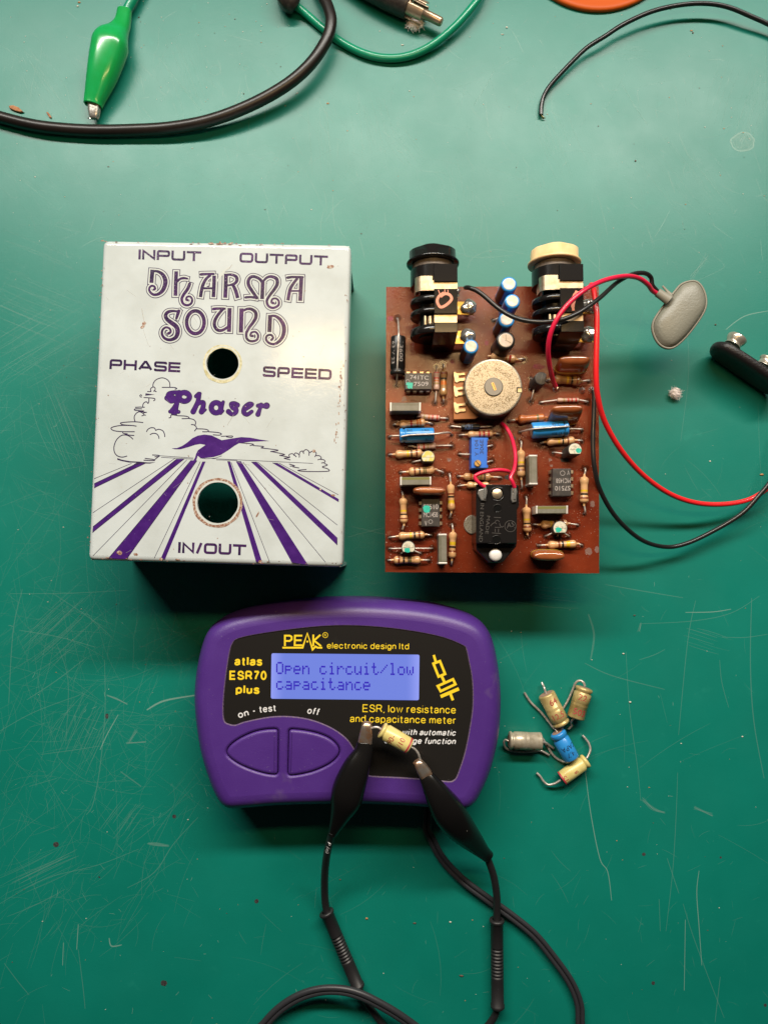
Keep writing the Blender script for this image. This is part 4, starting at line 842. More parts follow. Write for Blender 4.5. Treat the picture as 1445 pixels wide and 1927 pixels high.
# ---- TO-92 transistors
def to92(F, c_, hw, h, topm, flat=-pi/2, dab=None, lean=(0, 0), pins=()):
    c = at(F(c_), ZB+h); r = hw/F.s*mpp(F(c_), ZB+h); P = []
    for i in range(25):
        a = flat+radians(48)+i/24*radians(264); P.append((r*cos(a), r*sin(a)))
    o = MB(); lv = [(1.2, 0, 1), (h-.2, 0, 1), (h-.05, .1, 1), (h, .22, 1)]; rings = []
    for z, d, _ in lv:
        k = 1-z/h; rings.append([(c.x+x+lean[0]*k, c.y+y+lean[1]*k, ZB+z) for x, y in offs(P, d)])
    o.loft(rings, 0, False, True, True, 1)
    ob = o.build('transistor', [M['ic'], M[topm]], board)
    t = MB()
    t.ribbon([(c.x-r*.8*sin(flat)*1, c.y+r*.8*cos(flat)), (c.x+r*.8*sin(flat), c.y-r*.8*cos(flat))], .12, ZB+h+.012, 0)
    t.build('mould_line', M['film_grey'], ob)
    if dab:
        t = MB(); x0, y0 = c.x+dab[0]*r, c.y+dab[1]*r
        t.add([(x0+r*.42*(1+.35*noise.noise((cos(q)*2, sin(q)*2, x0)))*cos(q), y0+r*.36*(1+.35*noise.noise((cos(q)*2+3, sin(q)*2, y0)))*sin(q), ZB+h+.02) for q in [2*pi*i/18 for i in range(18)]], [tuple(range(18))], 0, False)
        t.build('paint_dab', M[dab[2]], ob)
    for p in pins:
        hole(F, p); e_ = BP(F, p); w_ = MB(); d = Vector((e_.x-c.x-lean[0], e_.y-c.y-lean[1], 0)).normalized()
        s0 = Vector((c.x+lean[0], c.y+lean[1], ZB+1.5))+d*r*.5
        w_.tube([s0, s0.lerp(Vector((e_.x, e_.y, ZB+1.3)), .6), Vector((e_.x-d.x*.4, e_.y-d.y*.4, ZB+.9)), Vector((e_.x, e_.y, ZB-.2))], .25, 8, 0, 4); w_.build('lead', M['lead'], ob)
    return ob
to92(K6, (580, 662), 72, 5, 'yellow_top', -pi/2, None, (0, -.3), ((420, 715),))
to92(K6, (376, 1600), 72, 5, 'cream_top', -pi/2, (-.15, -.35, 'teal'), (0, -.2), ((178, 1610), (625, 1608), (505, 1660), (298, 1662)))
to92(K7, (945, 585), 72, 5.5, 'cream_top', -pi/2, (.5, -.1, 'teal'), (-1.5, -1.0), ((712, 615),))
to92(K7, (790, 1398), 76, 5, 'cream_top', -pi/2, (-.25, -.2, 'teal'), (0, -.5), ((635, 1482), (882, 1482), (758, 1486)))
to92(Q, (860, 298), 60, 5.5, 'ic', -.2, None, (-1.4, -1.3), ((755, 395), (760, 505), (760, 297)))
# ---- dual in-line chips
def dip(F, quad, h, pins, words, rotated=False, dab=None, notch=None):
    q = [at(F(p), ZB+h) for p in quad]; o = MB()
    o.prism([(p.x, p.y) for p in q], ZB+.8, ZB+h, .22, 0)
    ob = o.build('integrated_circuit', [M['ic']], board)
    for e0, e1, nrm in pins:                                        # rows of pins along an edge: four positions
        for i in range(4):
            f = (.06+.88*i/3) if True else 0; p = at(F(e0), ZB+h*.5).lerp(at(F(e1), ZB+h*.5), f); p.z = ZB+h*.55
            d = Vector(nrm); s_ = Vector((-d.y, d.x, 0)); w_ = MB(); hw = .55
            prof = [(-.5, h*.55), (.35, h*.55), (.75, h*.45), (.85, h*.2), (.9, -.2)]
            top = []; 
            for sx in (-hw, hw):
                for (x, z) in prof: top.append(Vector((p.x+d.x*x+s_.x*sx, p.y+d.y*x+s_.y*sx, ZB+z)))
                for (x, z) in reversed(prof): top.append(Vector((p.x+d.x*(x-.22), p.y+d.y*(x-.22), ZB+z-.22))+s_*sx)
            n = len(prof)*2; w_.loft([top[:n], top[n:]], 0, False); w_.build('pin', M['ivory_metal'], ob)
    t = MB()
    for a in words: txt(t, a[0], F, a[1], a[2], a[3], ZB+h+.02, 0, .01)
    if notch:
        c = at(F(notch[0]), ZB+h+.03); rr = notch[1]/F.s*mpp(F(notch[0]), ZB+h); t.ribbon([(c.x+rr*cos(k/20*2*pi), c.y+rr*sin(k/20*2*pi)) for k in range(20)], .14, ZB+h+.02, 0, True)
    t.build('lettering', M['ink_grey'], ob)
    if dab:
        c = at(F(dab[0]), ZB+h+.04); rr = dab[1]/F.s*mpp(F(dab[0]), ZB+h); t = MB()
        t.add([(c.x+rr*(1+dab[2]*noise.noise((cos(k)*2, sin(k)*2, rr)))*cos(k), c.y+rr*1.05*(1+dab[2]*noise.noise((cos(k)*2+5, sin(k)*2, rr)))*sin(k), c.z) for k in [2*pi*i/22 for i in range(22)]], [tuple(range(22))], 0, False); t.build('paint_dab', M['teal'], ob)
    return ob
dip(K6, ((515, 1090), (702, 1090), (702, 1380), (512, 1380)), 4.2, (((512, 1125), (510, 1362), (-1, 0, 0)), ((705, 1120), (703, 1362), (1, 0, 0))), (('S7510', (533, 1202), (685, 1200), 52), ('MC1458', (533, 1284), (680, 1282), 50), ('V', (545, 1372), (570, 1371), 48)), dab=((566, 1198), 38, .2), notch=((605, 1330), 20))
dip(K7, ((712, 780), (905, 780), (905, 1066), (708, 1066)), 4.2, (((709, 800), (707, 1045), (-1, 0, 0)), ((907, 800), (907, 1048), (1, 0, 0))), (('MC1458', (895, 882), (748, 884), 46), ('S7510', (895, 960), (735, 962), 46), ('V', (888, 800), (862, 800), 46)), notch=((815, 828), 24))
dip(R, ((335, 898), (742, 898), (742, 1148), (335, 1148)), 4.2, (((365, 896), (705, 896), (0, 1, 0)), ((365, 1150), (705, 1150), (0, -1, 0))), (('741TC', (412, 990), (692, 1000), 60), ('7509', (470, 1095), (690, 1092), 62)), dab=((412, 1082), 50, .7), notch=((378, 1028), 30))
# ---- trimmer
q = [at(SW(p), ZB+6) for p in ((178, 288), (378, 290), (372, 668), (176, 672))]
o = MB(); o.prism([(p.x, p.y) for p in q], ZB+.4, ZB+6, .15, 0)
for (a, c) in (((366, 290), (384, 318)), ((362, 630), (382, 662))):
    p, p2 = at(SW(a), ZB+6), at(SW(c), ZB+6); o.box(((p.x+p2.x)/2+.05, (p.y+p2.y)/2, ZB+2.9), abs(p2.x-p.x)+.1, abs(p2.y-p.y), 5.6)
tr = o.build('trimmer', [M['trim_blue']], board)
t = MB(); txt(t, 'Y 104', SW, (268, 520), (262, 318), 45, ZB+6.02); t.build('lettering', M['ink_black'], tr)
t = MB(); txt(t, '306E', SW, (330, 495), (328, 312), 45, ZB+6.02); t.build('lettering', M['ink_black'], tr)
c = at(SW((254, 612)), ZB+6); t = MB(); rr = 43/SW.s*mpp(SW((254, 612)), ZB+6); t.lathe((c.x, c.y, ZB+6), (0, 0, 1), [(0, rr), (.5, rr), (.62, rr*.88)], 24, up=(0, 1, 0)); t.box((c.x, c.y, ZB+6.63), rr*1.9, .22, .03, 0, -.85, 1); t.build('screw', [M['brass'], M['black']], tr)
for p, s_ in (((30, 495), 175), ((435, 388), 366), ((435, 582), 366)):
    hole(SW, p); w_ = MB(); w_.tube([BP(SW, (s_, p[1]+(5 if s_ < 200 else 14)), 1.6), BP(SW, ((s_+p[0]*2)/3, p[1]+3), 1.3), BP(SW, p, .6), BP(SW, p, -.2)], .3, 8); w_.build('lead', M['lead'], tr)
# ---- potentiometer
zp = ZB+8.2; c = at(Q((425, 377)), zp); rr = 264/Q.s*mpp(Q((425, 377)), zp)
o = MB(); o.lathe((c.x, c.y, ZB), (0, 0, 1), [(.3, rr*1.0), (1.2, rr*1.01), (zp-ZB-.7, rr), (zp-ZB-.25, rr*.985), (zp-ZB-.05, rr*.955), (zp-ZB, rr*.93)], 64, 0, lambda j: 0 if j < 3 else 1, up=(0, 1, 0), cap1=False)
o.add([(c.x+rr*.93*cos(2*pi*i/64), c.y+rr*.93*sin(2*pi*i/64), zp) for i in range(64)], [tuple(range(64))], 1, False)
pot = o.build('potentiometer', [M['pot_side'], M['pot_tin']], board)
t = MB(); hr = 86/Q.s*mpp(Q((425, 377)), zp); t.lathe((c.x, c.y, zp), (0, 0, 1), [(-.2, hr), (.22, hr), (.4, hr*.9)], 30, up=(0, 1, 0)); t.build('hub', M['hub_grey'], pot)
t = MB(); t.box((c.x+.05, c.y+.1, zp+.45), .85, 2.6, .12, .04, .35, 0); t.box((c.x+.15, c.y+.1, zp+.52), .22, 2.2, .05, 0, .35, 1); t.build('slot', [M['brass'], M['pot_side']], pot)
t = MB(); p0 = at(Q((660, 405)), zp); t.box((p0.x, p0.y, zp+.02), 1.9, 1.9, .04, 0, 0, 0); t.box((p0.x+.1, p0.y-.1, zp+.05), 1.3, 1.2, .05, 0, 0, 1); t.build('tab', [M['black'], M['ivory_metal']], pot)
def ringtxt(mb, word, r, a0, a1, h, z):
    for i, ch in enumerate(word):
        a = a0+(a1-a0)*i/max(1, len(word)-1); vs, fs = glyphs(ch); 
        if not vs: continue
        x0 = (min(v[0] for v in vs)+max(v[0] for v in vs))/2; k = h/CAPH; u = Vector((cos(a), sin(a), 0)); v = Vector((-sin(a), cos(a), 0))
        mb.add([Vector((c.x, c.y, z))+u*(r+y*k*-1)+v*((x-x0)*k) for x, y in vs], fs, 0, False)
t = MB(); ringtxt(t, 'MADE IN', rr*.72, -1.35, .5, 1.5, zp+.02); ringtxt(t, 'RADIOHM', rr*.84, 2.0, 3.5, 1.5, zp+.02); ringtxt(t, 'Y20KB', rr*.70, 1.45, .75, 1.4, zp+.02); ringtxt(t, 'O+ A', rr*.80, 4.3, 5.6, 1.5, zp+.02)
t.build('lettering', mat('faded_stamp', (.16, .11, .05), .5, specks=[(2200, .52, .6, (.50, .39, .25))]), pot)
o = MB(); q = [at(Q(p), ZB+3) for p in ((62, 238), (230, 238), (300, 640), (260, 664), (66, 670))]; o.prism([(p.x, p.y) for p in q], ZB+.2, ZB+3, .1, 0); o.build('terminal_board', M['phenolic'], pot)
LUG = [(62, 237), (80, 232), (92, 248), (165, 240), (168, 265), (110, 270), (112, 292), (168, 288), (168, 318), (115, 322), (95, 335), (75, 325), (66, 280)]
for dy, sx in ((0, 1), (130, .85), (277, 1.05)):
    o = MB(); q = [at(Q((62+(p[0]-62)*sx, p[1]+dy+4)), ZB+3.4) for p in LUG]; o.prism([(p.x, p.y) for p in q], ZB+3.03, ZB+3.5, .1, 0); o.build('lug', M['ivory_metal'], pot)
o = MB(); o.lathe((c.x, c.y, 0), (0, 0, 1), [(0, 3), (14, 3), (14, 3.5), (ZB-1.6, 3.5)], 20, up=(0, 1, 0)); o.build('shaft', M['hub_grey'], pot)
# ---- foot switch body
zs = ZB+12; P = [(236, 872), (768, 880), (772, 1150), (748, 1185), (746, 1612), (236, 1612)]
o = MB(); q = [at(SW(p), zs) for p in P]
o.prism(rrect([(p.x, p.y) for p in q], .35, 3), ZB+.2, zs, .25, 0)
sw = o.build('foot_switch', [M['black_gloss']], board)
o = MB(); q = [at(SW(p), ZB+9) for p in ((236, 1600), (748, 1600), (738, 1650), (580, 1835), (540, 1852), (400, 1852), (240, 1690))]; o.prism([(p.x, p.y) for p in q], ZB+.2, ZB+9, .3, 0); o.build('mounting_lug', M['black_gloss'], sw)
def rivet(p, r, z, name='rivet', h=.8, m_='silver'):
    c_ = at(SW(p), z); q_ = r/SW.s*mpp(SW(p), z); t = MB(); t.lathe((c_.x, c_.y, z), (0, 0, 1), [(0, q_), (h*.5, q_*.97), (h*.85, q_*.8), (h, q_*.45), (h*1.02, .02)], 26, up=(0, 1, 0)); t.build(name, M[m_], sw)
M['rivet'] = mat('rivet_white', (.72, .69, .67), .42, .15, bump=.2, bscale=1200)
rivet((477, 1758), 80, ZB+9, m_='rivet', h=1.3)
def well(p, r, z, inner):
    c_ = at(SW(p), z); q_ = r/SW.s*mpp(SW(p), z); t = MB()
    t.lathe((c_.x, c_.y, z), (0, 0, 1), [(.005, q_), (.14, q_*1.0), (.14, q_*1.14), (.005, q_*1.18)], 28, up=(0, 1, 0), cap0=False, cap1=False); t.disc((c_.x, c_.y, z+.02), q_, 24, 1)
    if inner: t.lathe((c_.x, c_.y, z+.03), (0, 0, 1), [(0, q_*.8), (.12, q_*.72), (.2, .05)], 24, 2, up=(0, 1, 0))
    t.build('recess', [M['black_gloss'], mat('deep_black', (.002, .002, .002), .8, spec=.1) if 'deep_black' not in bpy.data.materials else bpy.data.materials['deep_black'], M['ivory_metal']], sw)
well((500, 992), 80, zs, True); well((504, 1172), 46, zs, False); well((490, 1566), 50, zs, False)
for pts in (((268, 940), (330, 922), (362, 930), (360, 1082), (300, 1075), (255, 990)), ((680, 912), (735, 920), (752, 960), (740, 1092), (690, 1102), (672, 1060))):
    t = MB(); q = [at(SW(p), zs+.8) for p in pts]; t.prism([(p.x, p.y) for p in q], zs, zs+.8, .3, 0); t.build('terminal', M['solder'], sw)
M['emboss'] = mat('embossed_black', (.06, .055, .052), .35)
t = MB(); txt(t, 'IN ENGLAND', SW, (292, 1110), (272, 1592), 44, zs+.03); txt(t, 'MADE', SW, (372, 1265), (350, 1490), 40, zs+.03)
for seg in ([(460, 1285), (545, 1290)], [(470, 1410), (545, 1412)], [(435, 1480), (545, 1488)], [(415, 1395), (440, 1365), (470, 1350)], [(580, 1395), (560, 1410), (535, 1390), (530, 1360)], [(475, 1430), (475, 1470)], [(515, 1430), (515, 1475)]):
    t.ribbon([at(SW(p), zs+.03) for p in seg], .18, zs+.03)
c_ = at(SW((500, 1345)), zs); t.ribbon([(c_.x+.6*cos(a), c_.y+.6*sin(a)) for a in [2*pi*i/16 for i in range(12)]], .16, zs+.03)
c_ = at(SW((664, 1396)), zs); q_ = 70/SW.s*mpp(SW((664, 1396)), zs); t.ribbon([(c_.x+q_*cos(a), c_.y+q_*sin(a)) for a in [2*pi*i/28 for i in range(28)]], .15, zs+.03, 0, True)
txt(t, 'AS', SW, (618, 1425), (712, 1395), 60, zs+.03, 0, 0, .3); txt(t, 'L', SW, (690, 975), (735, 975), 40, zs+.9)
t.build('lettering', M['emboss'], sw)
o = MB(); c_ = at(SW((210, 1375)), ZB+1); o.lathe((c_.x, c_.y, ZB), (0, 0, 1), [(.02, 3.3), (.5, 3.3), (.6, 3.1)], 32, up=(0, 1, 0)); o.build('washer', M['pot_tin'], sw)
o = MB(); c_ = at(SW((490, 1300)), ZB); o.lathe((c_.x, c_.y, 0), (0, 0, 1), [(0, 5), (6, 5), (6, 5.8), (ZB-1.6, 5.8)], 20, up=(0, 1, 0)); o.build('bushing', M['hub_grey'], sw)
# ---- jack sockets
def jack(xc, F, ys, nutm, mark_, rot=0.0):
    "xc: world x of the barrel axis; ys: photo rows of the features on top"
    zc = ZB+8; zt = ZB+16
    yw = lambda row, z=zt: at((F((0, row))[0], F((0, row))[1]), z).y
    nut0, nut1, th1, t1, m1, t2, m2, t3, end = [yw(v) for v in ys]
    th = MB(); n = 12
    P = []; L = nut1-t1
    for i in range(25): P.append((i/24*(nut1-th1+1.6), 6.35+(.35 if i % 2 else -.12)))
    th.lathe((xc, nut1+.3, zc), (0, -1, 0), P, 36, 0, None)
    root = th.build('jack_socket', [M['thread']], board)
    nb = MB(); R0 = 7.9; rings = []
    def hexr(r, k, i, N=48):
        a = 2*pi*i/N; s6 = pi/3; aa = (a+radians(8)) % s6-s6/2; hx = r*.945/cos(aa); return min(r*1.0, hx)*k
    for y, k, hx in ((nut0-.0, .80, 1), (nut0-.05, .93, 1), (nut0-.5, 1.0, 1), (nut1+1.0, 1.0, 1), (nut1+.85, 1.10, 0), (nut1+.6, 1.13, 0), (nut1+.1, 1.12, 0), (nut1, 1.06, 0)):
        rg = []
        for i in range(48):
            a = 2*pi*i/48; r = hexr(R0, k, i) if hx else R0*k*.96
            rg.append((xc+r*sin(a), y, zc+r*cos(a)))
        rings.append(rg)
    nb.loft(rings, 0); nb.build('nut', M[nutm], root)
    # body: barrel front, ribs, end block
    o = MB(); r = 7.3
    o.lathe((xc, th1+.2, zc), (0, -1, 0), [(0, r), (.2, r), (th1+.2-m1-.6, r)], 40, 0)
    X0, X1 = xc-.2, xc+7.2
    o.box(((X0+X1)/2, (t1+m1)/2, zc+4), X1-X0, t1-m1, 8, .15)
    o.box(((X0+X1)/2, (t2+m2)/2, zc+4), X1-X0-.1, t2-m2, 7.96, .15)
    o.box(((X0+X1)/2, (t3+end)/2, zc+4), X1-X0-.15, t3-end, 7.9, .15)
    o.box(((X0+X1)/2+.3, (t1+end)/2, zc), X1-X0-.8, t1-end-1, 14, .1)
    # slanting end
    o.loft([[(X0, end+.3, zt-.25), (X1, end+.3, zt-.25), (X1, end+.3, ZB+1), (X0, end+.3, ZB+1)], [(X0-.2, end-2.0, zt-6.5), (X1-.3, end-2.0, zt-6.5), (X1-.3, end-2.0, ZB+1), (X0-.2, end-2.0, ZB+1)]], 0, False)
    for (y0, w_) in ((t2-1.2, 1.9), (t2-5.3, 1.7), (t3-.2, 2.6)):
        o.lathe((xc-.1, y0, zc-.2), (0, -1, 0), [(0, r*.93), (.25, r), (w_-.3, r), (w_, r*.96)], 40, 0)
    o.lathe((xc, m1, zc), (0, -1, 0), [(0, 4.6), (m1-end, 4.6)], 24, 0)
    o.build('housing', M['black_gloss'], root)
    o = MB()     # contact springs
    o.box(((X0-1.6+X1)/2, (m1+t2)/2+.25, zc+7.1), X1-X0+1.8, m1-t2+.9, .5, .1)
    o.build('contact_spring', M['ivory_metal'], root)
    o = MB(); ym = (m1+t2)/2+.9; wd_ = 4.7; zt2 = zt-.75; pr = [(xc+.2, zt2), (xc-3.2, zt2)]+[(xc-3.3-2.7*sin(a), zt2-2.7*(1-cos(a))) for a in [pi/2*i/8 for i in range(9)]]+[(xc-6.1, zt2-6.0)]
    inn = [(xc-6.1+.4, zt2-6.0)]+[(xc-3.3-2.3*sin(a), zt2-.4-2.3*(1-cos(a))) for a in [pi/2*(8-i)/8 for i in range(9)]]+[(xc-3.2, zt2-.4), (xc+.2, zt2-.4)]
    o.loft([[(x, y, z) for x, z in pr+inn] for y in (ym+wd_/2, ym-wd_/2)], 0, False); o.build('contact_clip', M['ivory_metal'], root)
    o = MB(); o.box(((X0+X1)/2, (m2+t3)/2, zc+6.9), X1-X0-.2, m2-t3-.1, .5, .05); o.lathe((X0-1.0, (m2+t3)/2+.2, zc+5), (0, -1, 0), [(-1.2, .8), (1.2, .8)], 14); o.lathe((X0-2.6, (m2+t3)/2+.2, zc+5), (0, -1, 0), [(-1.4, .5), (1.4, .5)], 14); o.build('contact_spring', M['ivory_metal'], root)
    if mark_: t = MB(); mark_(t, zt+.02); t.build('painted_mark', M['ink_salmon'], root)
    for yy, ln, k in ((t2-2.6, 6.6, 1), (t3-1.6, 6.2, 2)):
        o = MB(); o.box((X1+ln/2-.3, yy, ZB+5.4), ln, 4.4, .45, .08); lg = o.build('solder_lug', M['gold'], root)
        s_ = MB(); s_.icos((X1+ln-1.9, yy+.3, ZB+6.0), 2.6, .30, 1.5, 0, 14, (1, .92, .6), k+xc); s_.build('solder', M['solder'], lg)
        w_ = MB(); w_.box((X1+ln-1.6, yy, ZB+2.7), .5, 1.2, 5.2); w_.build('pin', M['lead'], lg)
        t = MB(); t.lathe((X1+.9, yy+.1, ZB+5.66), (0, 0, 1), [(0, .55), (.05, .55)], 14, up=(0, 1, 0)); t.build('eyelet', M['ivory_metal'], lg)
    o = MB()
    for yy, zz, r_s in ((m1-.4, ZB+9, 1.0), (m1-1.6, ZB+8, .9)): o.icos((X1+.4, yy, zz), r_s, .5, 2, 0, 8, (1, 1, 1), yy)
    o.build('solder', M['solder'], root)
    return root
def loopmark(t, z):
    P = crom([J1(p)+(0,) for p in ((690, 800), (620, 850), (597, 920), (640, 995), (720, 965), (790, 890), (765, 830), (700, 815), (640, 855))], 6); t.ribbon([at(p, z) for p in P], .88, z)
    for q in ([(640, 840), (610, 760)], [(700, 820), (700, 755)], [(745, 830), (740, 760)]): t.ribbon([at(J1(p), z) for p in q], .28, z)
def barmark(t, z):
    P = crom([J2(p)+(0,) for p in ((925, 862), (895, 930), (870, 1020), (862, 1090), (870, 1160))], 6); t.ribbon([at(p, z) for p in P], [1.0, 1.4, 1.3, 1.1, .8], z)
jack(at(J1((535, 300)), ZB+8).x, J1, (112, 292, 395, 405, 648, 745, 1085, 1202, 1340), 'black_gloss', loopmark)
jack(at(J2((578, 300)), ZB+8).x, J2, (104, 325, 440, 452, 705, 815, 1185, 1310, 1480), 'cream', barmark)
# ---- crimson jumper wires on the switch
for pts in ([(558, 112, ZB+1), (610, 160, ZB+3), (672, 270, ZB+5), (715, 420, ZB+8), (728, 560, ZB+10), (710, 690, ZB+12), (668, 785, ZB+13.2), (690, 840, ZB+13.4), (718, 912, ZB+12.8)], [(655, 720, ZB+9.5), (600, 700, ZB+11), (480, 695, ZB+12.3), (330, 722, ZB+13), (250, 752, ZB+13.2), (222, 782, ZB+13.2), (255, 840, ZB+13.2), (345, 905, ZB+12.8)]):
    w_ = MB(); w_.tube([at(SW((x, y)), z) for x, y, z in pts], 24/SW.s*mpp(SW((500, 700)), ZB+11), 12); jw = w_.build('jumper_wire', M['wire_red'], board)
    e_ = pts[-1]; t = MB(); t.tube([at(SW((e_[0]-3, e_[1]-6)), e_[2]), at(SW((e_[0]+4, e_[1]+60)), e_[2]-.2), at(SW((e_[0]-2, e_[1]+150)), zs+.9)], [.45, .7, .35], 8); t.build('solder', M['solder'], jw)
# solder pins where the battery wires land
for p in ((988, 400), (1312, 402), (1225, 410)):
    o = MB(); c_ = BP(Q, p); o.lathe((c_.x, c_.y, ZB), (0, 0, 1), [(0, 1.1), (.3, .9), (1.0, .55), (2.2, .5), (2.6, .3)], 12, up=(0, 1, 0)); o.build('solder_pin', M['solder'], board)
for _ in range(420):
    x, y = rnd.uniform(bq[0].x+.5, bq[1].x-.5), rnd.uniform(bq[0].y+.5, bq[2].y-.5); bm.icos((x, y, ZB), rnd.uniform(.04, .12), .5, 2, 5, 4, (1, 1, .5), rnd.random()*50)
bm.build('board', [M['pcb'], M['copper_edge'], M['hole'], M['smudge_pink'], M['flux'], M['speck'], M['halo']], board)

# ------------------------------------------------------------------ battery snaps and their wires
def wire(name, pts, r, m_, parent, n=10, sub=7):
    w_ = MB(); w_.tube(pts, r, n, 0, sub); return w_.build(name, M[m_], parent)
W8 = frame(1000, 480, 1445, 1060)
ZG = 21.0
gs = thing('battery_snap', 'grey leatherette battery snap connector lying at the end of a red and a black wire', 'battery snap', at((1272, 592), 0))
gout = crom([(770, 219, 0), (832, 231, 0), (882, 290, 0), (911, 380, 0), (905, 470, 0), (852, 570, 0), (765, 688, 0), (690, 765, 0), (630, 799, 0), (575, 796, 0), (528, 770, 0), (488, 720, 0), (460, 650, 0), (455, 590, 0), (474, 530, 0), (530, 445, 0), (600, 350, 0), (645, 292, 0), (692, 243, 0)], 4, True)
tilt = lambda p: ZG+(p[0]-680)*.010-(p[1]-500)*.004
go = [at(SN((v[0], v[1])), ZG) for v in gout]
def zg(x, y): 
    return ZG+(x-go[0].x)*.10+(y-go[0].y)*.05
cen = sum(((v.x, v.y) for v in go), ()) ; cx_ = sum(v.x for v in go)/len(go); cy_ = sum(v.y for v in go)/len(go)
o = MB(); rings = []
for d, dz in ((.25, -.6), (0, -.3), (0, .35), (.2, .55), (.45, .58), (.6, .45), (.9, .5), (1.9, 1.35), (3.0, 1.9), (4.4, 2.25), (5.6, 2.35)):
    pl = offs([(v.x, v.y) for v in go], min(d, 2.6)) if d <= 2.6 else [(cx_+(x-cx_)*(1-(d-2.6)*.11), cy_+(y-cy_)*(1-(d-2.6)*.11)) for x, y in offs([(v.x, v.y) for v in go], 2.6)]
    rings.append([(x, y, zg(x, y)+dz) for x, y in pl])
pad = MB(); b12 = offs([(v.x, v.y) for v in go], .7); dome = []
for i_ in range(15):
    f_ = i_/14; k_ = 1-.97*f_; h_ = 2.5*(1-k_**2.6)**.55 if f_ else 0
    dome.append([(cx_+(x-cx_)*k_, cy_+(y-cy_)*k_, zg(cx_+(x-cx_)*k_, cy_+(y-cy_)*k_)+.45+h_) for x, y in b12])
pad.loft(dome, 0, True, False, True)
pad.build('pad', M['snap_grey'], gs)
o.loft(rings[:6], 0, True, True, False); o.build('rim', M['snap_rim'], gs)
o = MB(); a, c = at(SN((488, 322)), ZG+1), at(SN((590, 390)), ZG+1.2); o.tube([a, a.lerp(c, .4), c], [1.55, 1.6, 1.9], 14, 0, 3, .85); f1, f2 = at(SN((532, 266)), ZG), at(SN((605, 350)), ZG)
o.tube([f1, f1.lerp(f2, .5), f2], [.4, .5, .9], 8, 0, 3, .7); o.build('cable_sleeve', M['snap_rim'], gs)
zr = ZB+19
wire('wire', [at((x, y), z) for x, y, z in ((1045, 727, ZB+2), (1041, 718, ZB+4), (1034, 690, ZB+10), (1031, 655, ZB+15), (1038, 620, ZB+18), (1058, 585, ZB+19.5), (1090, 553, ZB+19.5), (1130, 530, 38), (1172, 520, 33), (1200, 523, 29), (1218, 535, 26), (1226, 546, 23.5), (1236, 553, 22))], .78, 'wire_red', gs)
wire('wire', [at((x, y), z) for x, y, z in ((876, 541, ZB+9), (884, 542, ZB+12), (903, 551, ZB+13), (940, 582, ZB+14), (972, 599, ZB+16), (1010, 606, ZB+18), (1050, 603, ZB+18), (1085, 590, ZB+17.6), (1125, 563, 37), (1160, 532, 32), (1190, 516, 28), (1212, 514, 26), (1224, 522, 24), (1227, 537, 23), (1236, 548, 22))], .74, 'wire_black', gs)
# black one, standing on its edge
ks = thing('battery_snap', 'black leatherette battery snap connector standing on edge with two metal studs', 'battery snap', at((1420, 690), 0))
a, c = at(SN((958, 770)), 7), at(SN((1585, 1195)), 7); ax = (c-a).normalized(); nn = Vector((-ax.y, ax.x, 0)); nn = nn if nn.y > 0 else -nn
o = MB(); L = (c-a).length; rings = []; hh = 6.4
for d, k in ((-2.0, .55), (-1.75, .8), (-1.2, .95), (-.4, 1.0), (.4, 1.0), (1.0, .97), (1.35, .9), (1.5, .8)):
    rg = []
    for i in range(40):
        t = 2*pi*i/40; cx = cos(t); sy = sin(t); ex = .55
        lx = (L/2-hh)*max(-1, min(1, cx*2.2))+hh*k*cx*.95; rg.append(tuple(a.lerp(c, .5)+ax*lx+nn*d+Vector((0, 0, hh*k*sy))))
    rings.append(rg)
o.loft(rings, 0); o.build('pad', M['leather_black'], ks)
for p, big in (((1120, 800), 1), ((1385, 985), 0)):
    s0 = at(SN(p), 7.5); P_ = [(0, 2.9), (.3, 2.9), (.6, 2.5), (1.2, 2.7), (2.2, 3.3), (3.3, 3.5), (3.6, 3.3), (3.5, 2.8), (1.6, 2.3)] if big else [(0, 3.2), (.3, 3.2), (.5, 2.5), (2.6, 2.3), (3.1, 2.9), (3.4, 2.8), (3.4, 2.1), (1.5, 2.0)]
    t = MB(); t.lathe(s0+nn*.9, nn, P_, 24, 0)
    t.build('stud', M['nickel'], ks)
wire('wire', [at((x, y), z) for x, y, z in ((1112, 536, ZB+7), (1117, 548, ZB+10), (1122, 590, ZB+12), (1122, 640, ZB+12), (1121, 700, ZB+11), (1124, 745, ZB+9), (1138, 795, 27), (1170, 850, 22), (1213, 897, 16), (1265, 932, 11), (1320, 948, 8), (1380, 947, 6), (1425, 932, 5), (1465, 895, 5), (1495, 830, 6), (1492, 790, 7))], .88, 'wire_scarlet', ks)
wire('wire', [at((x, y), z) for x, y, z in ((1113, 735, ZB+2.4), (1117, 738, ZB+2.6), (1117, 770, ZB+2.6), (1115, 830, ZB+3), (1118, 880, ZB+3), (1130, 925, 22), (1160, 975, 17), (1205, 1015, 11), (1250, 1029, 6), (1290, 1023, 5), (1340, 1000, 5), (1393, 968, 6.5), (1425, 935, 7.5), (1455, 895, 8), (1478, 830, 8), (1485, 790, 7))], .78, 'wire_black', ks)

